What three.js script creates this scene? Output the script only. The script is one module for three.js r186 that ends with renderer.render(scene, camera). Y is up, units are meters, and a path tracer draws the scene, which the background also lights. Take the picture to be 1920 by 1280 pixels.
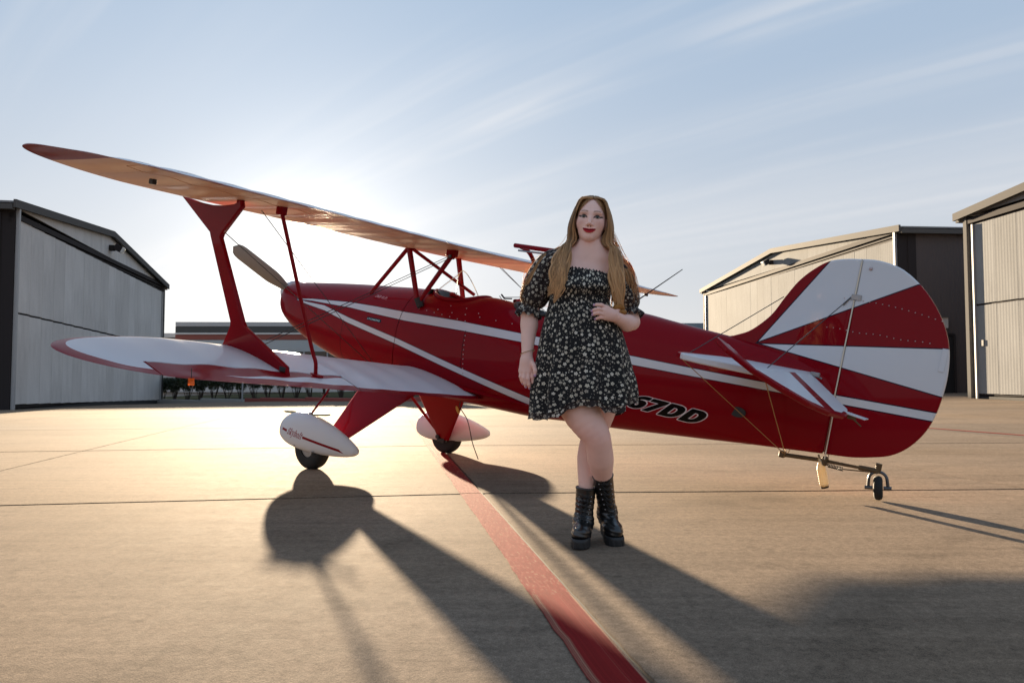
import * as THREE from 'three';
import { mergeGeometries, mergeVertices, toCreasedNormals } from 'three/addons/utils/BufferGeometryUtils.js';
import { RoundedBoxGeometry } from 'three/addons/geometries/RoundedBoxGeometry.js';

// ───────────── camera, sky, sun, exposure ─────────────
const scene = new THREE.Scene();
const W = 1024, H = 682;
const camera = new THREE.PerspectiveCamera(47.63, W / H, 0.05, 6000);
camera.position.set(0, 0.75, 0);
camera.rotation.x = 2.822 * Math.PI / 180;
scene.add(camera);
const EXPOSURE = 6.0;
const SUN_AZ = -15 * Math.PI / 180, SUN_EL = 7.3 * Math.PI / 180;
const sunDir = new THREE.Vector3(Math.sin(SUN_AZ) * Math.cos(SUN_EL), Math.sin(SUN_EL), -Math.cos(SUN_AZ) * Math.cos(SUN_EL));

// seeded value noise
function hash(x, y) { let h = (Math.imul(x, 374761393) + Math.imul(y, 668265263)) | 0; h = Math.imul(h ^ (h >>> 13), 1274126177); return ((h ^ (h >>> 16)) >>> 0) / 4294967296; }
function vnoise(x, y, px = 0, py = 0) {
  const xi = Math.floor(x), yi = Math.floor(y), fx = x - xi, fy = y - yi, ux = fx * fx * (3 - 2 * fx), uy = fy * fy * (3 - 2 * fy);
  const w = (v, p) => p ? ((v % p) + p) % p : v;
  const a = hash(w(xi, px), w(yi, py)), b = hash(w(xi + 1, px), w(yi, py)), c = hash(w(xi, px), w(yi + 1, py)), d = hash(w(xi + 1, px), w(yi + 1, py));
  return a + (b - a) * ux + (c - a) * uy + (a - b - c + d) * ux * uy;
}
function fbm(x, y, n = 4, px = 0, py = 0) { let s = 0, a = 0.5, t = 0; for (let i = 0; i < n; i++) { s += a * vnoise(x + i * 17.3 * (px ? 0 : 1), y + i * 9.1 * (py ? 0 : 1), px, py); t += a; a *= 0.5; x *= 2; y *= 2; px *= 2; py *= 2; } return s / t; }
function rng(seed) { let s = seed >>> 0; return () => { s = (s + 0x6d2b79f5) | 0; let t = Math.imul(s ^ (s >>> 15), 1 | s); t = (t + Math.imul(t ^ (t >>> 7), 61 | t)) ^ t; return ((t ^ (t >>> 14)) >>> 0) / 4294967296; }; }
const clamp = (v, a = 0, b = 1) => Math.min(b, Math.max(a, v)), lerp = (a, b, t) => a + (b - a) * t, sstep = (a, b, x) => { const t = clamp((x - a) / (b - a)); return t * t * (3 - 2 * t); };

{
  const w = 3072, h = 1536, data = new Float32Array(w * h * 4);
  const ca = Math.cos(-0.825), sa = Math.sin(-0.825);
  for (let j = 0; j < h; j++) for (let i = 0; i < w; i++) {
    const el = ((j + 0.5) / h - 0.5) * Math.PI, lon = ((i + 0.5) / w - 0.5) * 2 * Math.PI;      // dir = (cos lon, sin el, sin lon)
    const y = Math.sin(el), c = Math.cos(el), x = c * Math.cos(lon), z = c * Math.sin(lon);
    const k = (j * w + i) * 4, up = Math.max(y, 0);
    const haze = Math.exp(-Math.pow(up / 0.27, 1.5));
    let r = lerp(0.335, 0.77, haze), g = lerp(0.475, 0.765, haze), b = lerp(0.665, 0.755, haze);
    // cirrus on a high layer, combed along one wind direction
    if (y > 0.02) {
      const px = x / (y + 0.09), pz = -z / (y + 0.09);
      const u = px * ca - pz * sa, v = px * sa + pz * ca;           // v runs along the streaks
      const bend = fbm(v * 0.35 + 3, u * 0.35, 3) * 1.3;
      const ub = u + 0.1 * (fbm(v * 0.9 + 20, u * 0.6, 3) - 0.5), s1 = fbm(u * 1.25 + bend, v * 0.12 + 5, 5), s2 = 0.6 * fbm(ub * 7 + bend * 0.6, v * 0.4 + 1, 4) + 0.4 * fbm(ub * 26 + bend, v * 1.1 + 4, 4), s3 = fbm(u * 0.5 + 7, v * 0.3, 3), tear = fbm(u * 2.2 + 3, v * 0.9 + 11, 4);
      const band = (c, wd) => Math.exp(-(((ub - c) / wd) ** 2));
      let cl = 0.5 * sstep(0.38, 0.68, s1 * 0.62 + s3 * 0.38) * (0.3 + 1.1 * s2) + (0.62 * band(1.68, 0.085) + 0.3 * band(1.45, 0.2) + 0.62 * band(2.6, 0.2) + 0.3 * band(2.12, 0.13) + 0.35 * band(3.4, 0.4) + 0.3 * band(0.5, 0.2) + 0.4 * band(-1.2, 0.3) + 0.4 * band(-2.6, 0.5)) * sstep(0.24, 0.62, tear) * (0.12 + 1.55 * sstep(0.3, 0.72, s2));
      cl *= sstep(0.02, 0.2, y) ;
      cl = clamp(cl * 0.95); cl *= 0.8; r = lerp(r, 0.76, cl); g = lerp(g, 0.775, cl); b = lerp(b, 0.81, cl);
    }
    const dot = clamp(x * sunDir.x + y * sunDir.y + z * sunDir.z, -1, 1), a = Math.acos(dot) * 180 / Math.PI;
    const far = sstep(35, 140, a); r *= 1 - 0.08 * far; g *= 1 - 0.07 * far; b *= 1 - 0.04 * far;
    const g1 = 0.36 * Math.exp(-Math.pow(a / 16, 1.5)) + 1.6 * Math.exp(-a / 3.0);
    r += g1 * 1.06; g += g1 * 0.98; b += g1 * 0.86;
    if (y < 0) { const t = sstep(0, 0.08, -y); r = lerp(r, 0.16, t); g = lerp(g, 0.14, t); b = lerp(b, 0.12, t); }
    data[k] = r / EXPOSURE; data[k + 1] = g / EXPOSURE; data[k + 2] = b / EXPOSURE; data[k + 3] = 1;
  }
  const sky = new THREE.DataTexture(data, w, h, THREE.RGBAFormat, THREE.FloatType);
  sky.mapping = THREE.EquirectangularReflectionMapping; sky.magFilter = THREE.LinearFilter; sky.minFilter = THREE.LinearFilter; sky.needsUpdate = true;
  scene.background = sky; scene.environment = sky;
}
const sun = new THREE.DirectionalLight(new THREE.Color().setRGB(1, 0.79, 0.54), 5);
sun.position.copy(sunDir).multiplyScalar(60).add(new THREE.Vector3(0, 0, -6)); sun.target.position.set(0, 0, -6);
sun.castShadow = true; sun.shadow.mapSize.set(4096, 4096); sun.shadow.radius = 1.5;
Object.assign(sun.shadow.camera, { left: -26, right: 26, top: 14, bottom: -14, near: 1, far: 160 });
scene.add(sun, sun.target);

const renderer = new THREE.WebGLRenderer({ antialias: true });
renderer.setSize(W, H);
renderer.toneMapping = THREE.LinearToneMapping;
renderer.toneMappingExposure = EXPOSURE;
renderer.shadowMap.enabled = true;

// ───────────── helpers ─────────────
const V = (x, y, z) => new THREE.Vector3(x, y, z);
const lin = (r, g, b) => new THREE.Color().setRGB(r, g, b);
const used = {};
function numbered(n) { const k = used[n] = (used[n] ?? -1) + 1; return k ? `${n}_${String(k).padStart(3, '0')}` : n; }
function tag(o, label, category, group, kind) { const u = {}; if (label) u.label = label; if (category) u.category = category; if (group) u.group = group; if (kind) u.kind = kind; o.userData = { ...o.userData, ...u }; return o; }
function thing(name, label, category, pos = [0, 0, 0], turn = 0, group) { const o = new THREE.Group(); o.name = numbered(name); o.position.set(...pos); o.rotation.y = turn; scene.add(o); return tag(o, label, category, group); }
function structure(name, label) { const o = new THREE.Group(); o.name = numbered(name); scene.add(o); return tag(o, label, null, null, 'structure'); }
function part(name, geo, m, parent, label) { const o = new THREE.Mesh(geo, m); o.name = name; o.castShadow = o.receiveShadow = true; parent.add(o); if (label) o.userData.label = label; return o; }
const mat = (c, rough = 0.6, o = {}) => new THREE.MeshPhysicalMaterial({ color: Array.isArray(c) ? lin(...c) : c, roughness: rough, side: THREE.DoubleSide, ...o });
function merged(list) { const g = mergeGeometries(list.map((q) => { const c = q.index ? q.toNonIndexed() : q; for (const n of Object.keys(c.attributes)) if (!['position', 'normal', 'uv'].includes(n)) c.deleteAttribute(n); if (!c.attributes.uv) c.setAttribute('uv', new THREE.BufferAttribute(new Float32Array(c.attributes.position.count * 2), 2)); return c; })); return g; }
function box(w, h, d, x = 0, y = 0, z = 0, bevel = 0) { const g = bevel ? new RoundedBoxGeometry(w, h, d, 2, bevel) : new THREE.BoxGeometry(w, h, d); g.translate(x, y, z); return g; }
function rod(a, b, r0, r1 = r0, seg = 10, flat = 1) {              // tapered rod from a to b; flat < 1 squeezes it into a streamlined section
  a = Array.isArray(a) ? V(...a) : a; b = Array.isArray(b) ? V(...b) : b;
  const d = b.clone().sub(a), g = new THREE.CylinderGeometry(r1, r0, d.length(), seg);
  if (flat !== 1) g.scale(1, 1, flat);
  const y = d.clone().normalize(), x = Math.abs(y.x) > 0.95 ? V(0, 1, 0) : V(1, 0, 0); const z = x.clone().cross(y).normalize(); x.copy(y).cross(z).normalize();
  g.applyMatrix4(new THREE.Matrix4().makeBasis(x, y, z)); const m = a.clone().add(b).multiplyScalar(0.5); g.translate(m.x, m.y, m.z); return g;
}
function curveTube(pts, r, seg = 24, rs = 8) { return new THREE.TubeGeometry(new THREE.CatmullRomCurve3(pts.map((p) => V(...p))), seg, r, rs, false); }
function grid(nu, nv, f, closeU = false, uvf) {                     // surface through f(i, j) -> [x, y, z]; normals shared across the seam
  const pos = [], uv = [], idx = [];
  for (let j = 0; j <= nv; j++) for (let i = 0; i <= nu; i++) { const ii = closeU && i === nu ? 0 : i; pos.push(...f(ii, j)); uv.push(...(uvf ? uvf(i, j) : [i / nu, j / nv])); }
  for (let j = 0; j < nv; j++) for (let i = 0; i < nu; i++) { const a = j * (nu + 1) + i, b = a + 1, c = a + nu + 1, d = c + 1; idx.push(a, b, d, a, d, c); }
  const g = new THREE.BufferGeometry(); g.setAttribute('position', new THREE.Float32BufferAttribute(pos, 3)); g.setAttribute('uv', new THREE.Float32BufferAttribute(uv, 2)); g.setIndex(idx); g.computeVertexNormals();
  if (closeU) { const n = g.attributes.normal; for (let j = 0; j <= nv; j++) { const a = j * (nu + 1), b = a + nu; const v = V(n.getX(a) + n.getX(b), n.getY(a) + n.getY(b), n.getZ(a) + n.getZ(b)).normalize(); n.setXYZ(a, v.x, v.y, v.z); n.setXYZ(b, v.x, v.y, v.z); } }
  return g;
}
function planarUV(g, f) { const p = g.attributes.position, uv = new Float32Array(p.count * 2); for (let i = 0; i < p.count; i++) { const q = f(p.getX(i), p.getY(i), p.getZ(i)); uv[2 * i] = q[0]; uv[2 * i + 1] = q[1]; } g.setAttribute('uv', new THREE.BufferAttribute(uv, 2)); return g; }
function canvasTex(w, h, draw, srgb = true, repeat = false) { const c = document.createElement('canvas'); c.width = w; c.height = h; draw(c.getContext('2d'), w, h); const t = new THREE.CanvasTexture(c); if (srgb) t.colorSpace = THREE.SRGBColorSpace; if (repeat) t.wrapS = t.wrapT = THREE.RepeatWrapping; t.anisotropy = 8; return t; }
function dataTex(n, f, srgb = false) {                              // n x n tile, f(u, v) -> [r, g, b] in 0..1 (sRGB values if srgb)
  const d = new Uint8Array(n * n * 4);
  for (let j = 0; j < n; j++) for (let i = 0; i < n; i++) { const q = f(i / n, j / n), k = (j * n + i) * 4; d[k] = clamp(q[0]) * 255; d[k + 1] = clamp(q[1]) * 255; d[k + 2] = clamp(q[2]) * 255; d[k + 3] = 255; }
  const t = new THREE.DataTexture(d, n, n, THREE.RGBAFormat); t.magFilter = THREE.LinearFilter; t.minFilter = THREE.LinearMipmapLinearFilter; t.generateMipmaps = true; t.wrapS = t.wrapT = THREE.RepeatWrapping; if (srgb) t.colorSpace = THREE.SRGBColorSpace; t.anisotropy = 8; t.needsUpdate = true; return t;
}
function tint(g, f) { const p = g.attributes.position, c = new Float32Array(p.count * 3); for (let i = 0; i < p.count; i++) { const q = f(p.getX(i), p.getY(i), p.getZ(i)); c.set(q, 3 * i); } g.setAttribute('color', new THREE.BufferAttribute(c, 3)); return g; }
function polygonize(sdf, lo, hi, cell) {                            // naive surface nets with gradient normals
  const n = [0, 1, 2].map((k) => Math.ceil((hi[k] - lo[k]) / cell) + 1), [nx, ny, nz] = n, f = new Float32Array(nx * ny * nz);
  for (let k = 0; k < nz; k++) for (let j = 0; j < ny; j++) for (let i = 0; i < nx; i++) f[i + nx * (j + ny * k)] = sdf(lo[0] + i * cell, lo[1] + j * cell, lo[2] + k * cell);
  const id = new Int32Array(nx * ny * nz).fill(-1), pos = [], idx = [], E = [[0, 1], [2, 3], [4, 5], [6, 7], [0, 2], [1, 3], [4, 6], [5, 7], [0, 4], [1, 5], [2, 6], [3, 7]];
  for (let k = 0; k < nz - 1; k++) for (let j = 0; j < ny - 1; j++) for (let i = 0; i < nx - 1; i++) {
    const c = []; let m = 0; for (let q = 0; q < 8; q++) { const v = f[(i + (q & 1)) + nx * ((j + ((q >> 1) & 1)) + ny * (k + (q >> 2)))]; c.push(v); if (v < 0) m |= 1 << q; }
    if (m === 0 || m === 255) continue;
    let x = 0, y = 0, z = 0, t = 0;
    for (const [a, b] of E) { if ((c[a] < 0) === (c[b] < 0)) continue; const s = c[a] / (c[a] - c[b]); x += lerp(a & 1, b & 1, s); y += lerp((a >> 1) & 1, (b >> 1) & 1, s); z += lerp(a >> 2, b >> 2, s); t++; }
    id[i + nx * (j + ny * k)] = pos.length / 3; pos.push(lo[0] + (i + x / t) * cell, lo[1] + (j + y / t) * cell, lo[2] + (k + z / t) * cell);
  }
  const st = [1, nx, nx * ny];
  for (let k = 1; k < nz - 1; k++) for (let j = 1; j < ny - 1; j++) for (let i = 1; i < nx - 1; i++) {
    const o = i + nx * (j + ny * k);
    for (let a = 0; a < 3; a++) { const p = f[o], q = f[o + st[a]]; if ((p < 0) === (q < 0)) continue; const b = st[(a + 1) % 3], c = st[(a + 2) % 3], A = id[o], B = id[o - b], C = id[o - b - c], D = id[o - c]; if (A < 0 || B < 0 || C < 0 || D < 0) continue; if (p < 0) idx.push(A, B, C, A, C, D); else idx.push(A, C, B, A, D, C); }
  }
  const g = new THREE.BufferGeometry(); g.setAttribute('position', new THREE.Float32BufferAttribute(pos, 3)); g.setIndex(idx);
  const nn = new Float32Array(pos.length), e = cell * 0.5;
  for (let i = 0; i < pos.length; i += 3) { const [x, y, z] = [pos[i], pos[i + 1], pos[i + 2]]; const a = sdf(x + e, y, z) - sdf(x - e, y, z), b = sdf(x, y + e, z) - sdf(x, y - e, z), c = sdf(x, y, z + e) - sdf(x, y, z - e), l = Math.hypot(a, b, c) || 1; nn[i] = a / l; nn[i + 1] = b / l; nn[i + 2] = c / l; }
  g.setAttribute('normal', new THREE.BufferAttribute(nn, 3)); return g;
}
const smin = (a, b, k) => { const h = Math.max(k - Math.abs(a - b), 0) / k; return Math.min(a, b) - h * h * k * 0.25; };
function capsule(x, y, z, a, b, ra, rb) { const bx = b[0] - a[0], by = b[1] - a[1], bz = b[2] - a[2], px = x - a[0], py = y - a[1], pz = z - a[2]; const t = clamp((px * bx + py * by + pz * bz) / (bx * bx + by * by + bz * bz + 1e-9)); return Math.hypot(px - bx * t, py - by * t, pz - bz * t) - lerp(ra, rb, t); }
function ellipsoid(x, y, z, c, r) { const a = (x - c[0]) / r[0], b = (y - c[1]) / r[1], d = (z - c[2]) / r[2], k = Math.hypot(a, b, d); return (k - 1) * Math.min(r[0], r[1], r[2]); }

// ───────────── the apron: slabs, joints, painted lines ─────────────
const gy = (x, z) => { const D = -z; return D <= 12 ? 0 : (Math.min(D, 60) - 12) * (0.0005 + 0.00091 * clamp(x, -22, 22)); };
{
  const concrete = dataTex(2048, (u, v) => {
    const a = fbm(u * 5, v * 5, 4, 5, 5), streak = fbm(u * 5, v * 90, 4, 5, 90), fine = fbm(u * 260, v * 260, 2, 260, 260), grit = hash(Math.floor(u * 2048), Math.floor(v * 2048));
    const spot = sstep(0.72, 0.78, fbm(u * 60 + 11, v * 60, 2, 60, 60));
    const k = 0.86 + 0.14 * (a - 0.5) + 0.13 * (streak - 0.5) + 0.17 * (fine - 0.5) + 0.3 * (grit - 0.5) - 0.05 * spot;
    return [0.57 * k, 0.502 * k, 0.435 * k];
  }, true);
  const relief = dataTex(1024, (u, v) => { const q = 0.05 * fbm(u * 4, v * 100, 3, 4, 100) + 0.3 * fbm(u * 220, v * 220, 2, 220, 220) + 0.56 * hash(Math.floor(u * 1024) + 7, Math.floor(v * 1024)); return [q, q, q]; }); relief.repeat.set(2, 2);
  const gloss = dataTex(512, (u, v) => { const q = 0.93 + 0.03 * (fbm(u * 9, v * 40, 4, 9, 40) - 0.5) + 0.05 * (fbm(u * 90, v * 90, 2, 90, 90) - 0.5); return [q, q, q]; });
  const slabMats = [0, 1, 2, 3, 4].map((k) => new THREE.MeshPhysicalMaterial({ specularIntensity: 0.05, color: lin(0.92 + 0.045 * k, 0.93 + 0.035 * k, 0.95 + 0.02 * k), map: concrete, bumpMap: relief, bumpScale: 0.0006, roughnessMap: gloss, roughness: 1, vertexColors: true }));
  const S = 3.75, P0 = V(-0.193, 0, -5.143), d = V(-0.168, 0, -0.986), eL = V(0.986, 0, -0.168), eR = V(0.9985, 0, -0.054), rnd = rng(5);
  const at = (i, j) => V(P0.x + d.x * j * S + (i < 0 ? eL : eR).x * i * S, 0, P0.z + d.z * j * S + (i < 0 ? eL : eR).z * i * S);
  const apron = structure('apron', 'beige concrete apron cast in large square slabs with dark joints');
  const sr = rng(91), stains = [], tracks = [[-14, -7, 12.2], [-14, -7, 13.9], [9, 3, 9.6], [9, 3, 11.1]]; for (let k = 0; k < 46; k++) stains.push([(sr() - 0.5) * 16, -1.2 - sr() * 14, 0.07 + 0.3 * sr() * sr(), 0.06 + 0.2 * sr()]); stains.push([1.28, -4.75, 0.12, 0.3], [1.62, -4.9, 0.16, 0.25], [1.9, -5.2, 0.5, 0.1]);
  const slab = (i, j) => {
    const c = [at(i, j), at(i + 1, j), at(i + 1, j + 1), at(i, j + 1)], cx = (c[0].x + c[2].x) / 2, cz = (c[0].z + c[2].z) / 2;
    const near = Math.hypot(cx, cz) < 13, n = near ? 64 : 8, gap = 0.006, pos = [], uv = [], col = [], idx = [], ox = rnd() * 9, oy = rnd() * 9;
    const put = (s, t, drop) => {
      const a = c[0].clone().lerp(c[1], s), b = c[3].clone().lerp(c[2], s), p = a.lerp(b, t);
      pos.push(p.x, gy(p.x, p.z) - drop, p.z); uv.push(p.x / 4 + ox, p.z / 4 + oy);
      const m = 0.9 + 0.2 * fbm(p.x * 0.45 + 40, p.z * 0.9 + 40, 3), w = fbm(p.x * 0.3 + 7, p.z * 0.5 + 90, 3) - 0.5; let dk = 0; for (const [sx, sz, sr, sk] of stains) { const q = ((p.x - sx) ** 2 + (p.z - sz) ** 2) / (sr * sr); if (q < 6) dk += sk * Math.exp(-q); } for (const [cx0, cz0, R0] of tracks) { const q = Math.abs(Math.hypot(p.x - cx0, p.z - cz0) - R0) / 0.09; if (q < 3) dk += 0.1 * Math.exp(-q * q); } const mm = m * (1 - Math.min(dk, 0.5)); col.push(mm * (1 + 0.1 * w), mm, mm * (1 - 0.16 * w));
    };
    const e = gap / S, et = (near ? 0.02 : 0.012) / S, N = n + 1;
    for (let q = 0; q <= n; q++) for (let p = 0; p <= n; p++) {
      let s = lerp(e, 1 - e, p / n), t = lerp(et, 1 - et, q / n);
      if (near) { const j1 = (hash(i * 131 + q, j * 71 + p) - 0.35) * 0.0012; if (p === 0) s += Math.max(j1, 0) * 1.6; if (p === n) s -= Math.max(j1, 0) * 1.6; if (q === 0) t += Math.max(j1, 0) * 1.6; if (q === n) t -= Math.max(j1, 0) * 1.6; }
      put(s, t, 0);
    }
    for (let q = 0; q < n; q++) for (let p = 0; p < n; p++) { const a = q * N + p; idx.push(a, a + 1, a + N + 1, a, a + N + 1, a + N); }
    const base = pos.length / 3, ring = []; for (let p = 0; p < n; p++) ring.push([p, 0]); for (let q = 0; q < n; q++) ring.push([n, q]); for (let p = n; p > 0; p--) ring.push([p, n]); for (let q = n; q > 0; q--) ring.push([0, q]);
    for (const [p, q] of ring) { const k = q * N + p; pos.push(pos[3 * k], pos[3 * k + 1] - 0.03, pos[3 * k + 2]); uv.push(uv[2 * k], uv[2 * k + 1]); col.push(0.08, 0.075, 0.07); }
    ring.forEach(([p, q], k) => { const [p2, q2] = ring[(k + 1) % ring.length], a = q * N + p, b = q2 * N + p2; idx.push(a, base + k, base + (k + 1) % ring.length, a, base + (k + 1) % ring.length, b); });
    const g = new THREE.BufferGeometry(); g.setAttribute('position', new THREE.Float32BufferAttribute(pos, 3)); g.setAttribute('uv', new THREE.Float32BufferAttribute(uv, 2)); g.setAttribute('color', new THREE.Float32BufferAttribute(col, 3)); g.setIndex(idx); g.computeVertexNormals();
    if (g.attributes.normal.getY(N + 1) < 0) { for (let k = 0; k < idx.length; k += 3) [idx[k], idx[k + 1]] = [idx[k + 1], idx[k]]; g.setIndex(idx); g.computeVertexNormals(); }
    const nr = g.attributes.normal; for (let k = 0; k < base; k++) nr.setXYZ(k, 0, 1, 0);
    part('slab', g, slabMats[Math.floor(rnd() * 5)], apron);
  };
  for (let j = -4; j < 8; j++) for (let i = -8; i < 9; i++) slab(i, j);
  // dark sealant at the bottom of the joints
  { const q = [at(-8, -4), at(9, -4), at(9, 8), at(-8, 8)], g0 = grid(40, 40, (i, j) => { const p = q[0].clone().lerp(q[1], i / 40).lerp(q[3].clone().lerp(q[2], i / 40), j / 40); return [p.x, gy(p.x, p.z) - 0.008, p.z]; }); part('joint_sealant', g0, mat([0.02, 0.018, 0.016], 0.95), apron); }
  // one sheet under and beyond the slabs, to the horizon
  const pos = [], idx = [], uv = [], col = [], R = [0, 4, 8, 12, 16, 20, 26, 32, 40, 50, 62, 90, 150, 300, 800, 2500], A = 72;
  R.forEach((r) => { for (let a = 0; a <= A; a++) { const x = r * Math.sin(a / A * 2 * Math.PI), z = -12 - r * Math.cos(a / A * 2 * Math.PI); pos.push(x, gy(x, z) - 0.05, z); uv.push(x / 5, z / 5); col.push(0.9, 0.9, 0.9); } });
  for (let q = 0; q < R.length - 1; q++) for (let a = 0; a < A; a++) { const k = q * (A + 1) + a; idx.push(k, k + A + 2, k + A + 1, k, k + 1, k + A + 2); }
  const g = new THREE.BufferGeometry(); g.setAttribute('position', new THREE.Float32BufferAttribute(pos, 3)); g.setAttribute('uv', new THREE.Float32BufferAttribute(uv, 2)); g.setAttribute('color', new THREE.Float32BufferAttribute(col, 3)); g.setIndex(idx);
  g.setAttribute('normal', new THREE.Float32BufferAttribute(pos.map((_, k) => (k % 3 === 1 ? 1 : 0)), 3));
  const ground = part('ground', g, slabMats[1], scene); tag(ground, null, null, null, 'structure');
  // red painted lines along joints, worn through to the concrete in places
  const worn = (seed) => canvasTex(512, 2048, (x, w, h) => {
    const im = x.createImageData(w, h);
    for (let j = 0; j < h; j++) for (let i = 0; i < w; i++) {
      const n = fbm(i / 26 + seed, j / 30, 4), f = hash(i + seed, j), sc = fbm(i / 70 + 3 + seed, j / 3.5, 3), edge = Math.min(i, w - i) / 42;
      const bare = sstep(0.58, 0.74, n * 0.55 + sc * 0.32 + f * 0.16 + sstep(0.5, 0, edge) * 0.12), k = 0.86 + 0.24 * (f - 0.5) + 0.3 * (n - 0.5), q = (j * w + i) * 4;
      im.data[q] = lerp(146, 150, bare) * k; im.data[q + 1] = lerp(40, 118, bare) * k; im.data[q + 2] = lerp(40, 98, bare) * k; im.data[q + 3] = 255;
    }
    x.putImageData(im, 0, 0);
  });
  const lineMat = [1, 50].map((s) => new THREE.MeshPhysicalMaterial({ specularIntensity: 0.12, map: worn(s), roughness: 0.95, bumpMap: relief, bumpScale: 0.0008 }));
  const lines = structure('painted_line', 'faded red painted line running along the slab joint');
  const strip = (p, q, w, m, parent, v0, rag = 0) => {
    const dir = q.clone().sub(p).normalize(), s = V(dir.z, 0, -dir.x), n = 40, jig = (k, o) => (hash(k + o, Math.round(v0 * 50)) - 0.5) * rag;
    const g2 = grid(1, n, (i, j) => { const c = p.clone().lerp(q, j / n).addScaledVector(s, (i ? -1 : 1) * (w / 2 + (i ? 0 : jig(j, 9)))); return [c.x, gy(c.x, c.z) + 0.004, c.z]; }, false, (i, j) => [i, (v0 + j / n * p.distanceTo(q)) / 2.4]);
    const nr = g2.attributes.normal; for (let k = 0; k < nr.count; k++) nr.setXYZ(k, 0, 1, 0);
    return part('line_segment', g2, m, parent);
  };
  for (let j = -2; j < 3; j++) { const off = eL.clone().multiplyScalar(-0.082); const a = at(0, j).add(off).addScaledVector(d, 0.008), b = at(0, j + 1).add(off).addScaledVector(d, -0.008); if (j === 2) b.addScaledVector(d, -1.9); strip(a, b, 0.142, lineMat[0], lines, j * 1.3, 0.008); }
  const lines2 = structure('painted_line', 'far red painted line beyond the tail of the biplane');
  strip(V(5.9, 0, -13.9), V(7.1, 0, -9.7), 0.13, lineMat[1], lines2, 0.3);
  strip(V(7.12, 0, -9.63), V(8.3, 0, -5.5), 0.13, lineMat[1], lines2, 1.1);
}

// ───────────── hangars ─────────────
const sheetRelief = dataTex(512, (u, v) => { const q = 0.5 + 0.34 * Math.cos(u * 2 * Math.PI * 9) + 0.2 * (fbm(u * 40, v * 14, 3, 40, 14) - 0.5) + 0.16 * (fbm(u * 8, v * 90, 2, 8, 90) - 0.5); return [q, q, q]; });
const sheetColour = dataTex(512, (u, v) => { const k = 0.92 + 0.09 * (fbm(u * 6, v * 3, 4, 6, 3) - 0.5) + 0.1 * (fbm(u * 90, v * 160, 3, 90, 160) - 0.5) + 0.03 * (fbm(u * 60, v * 4, 3, 60, 4) - 0.5); return [k, k, k]; }, true);
const sheetMats = [0, 1, 2, 3].map((k) => new THREE.MeshPhysicalMaterial({ specularIntensity: 0.25, color: lin(0.36 + 0.012 * k, 0.345 + 0.012 * k, 0.325 + 0.012 * k), map: sheetColour, bumpMap: sheetRelief, bumpScale: 0.0018, roughness: 0.9 }));
const M = {
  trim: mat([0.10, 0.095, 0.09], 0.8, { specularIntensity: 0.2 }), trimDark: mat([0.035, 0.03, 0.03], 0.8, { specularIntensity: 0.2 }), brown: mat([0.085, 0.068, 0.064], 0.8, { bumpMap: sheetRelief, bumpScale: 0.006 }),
  galv: mat([0.35, 0.35, 0.35], 0.55, { metalness: 0.2 }), rubber: mat([0.012, 0.012, 0.013], 0.85), roof: mat([0.2, 0.2, 0.2], 0.7), lampWhite: mat([0.75, 0.74, 0.7], 0.35),
};
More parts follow.
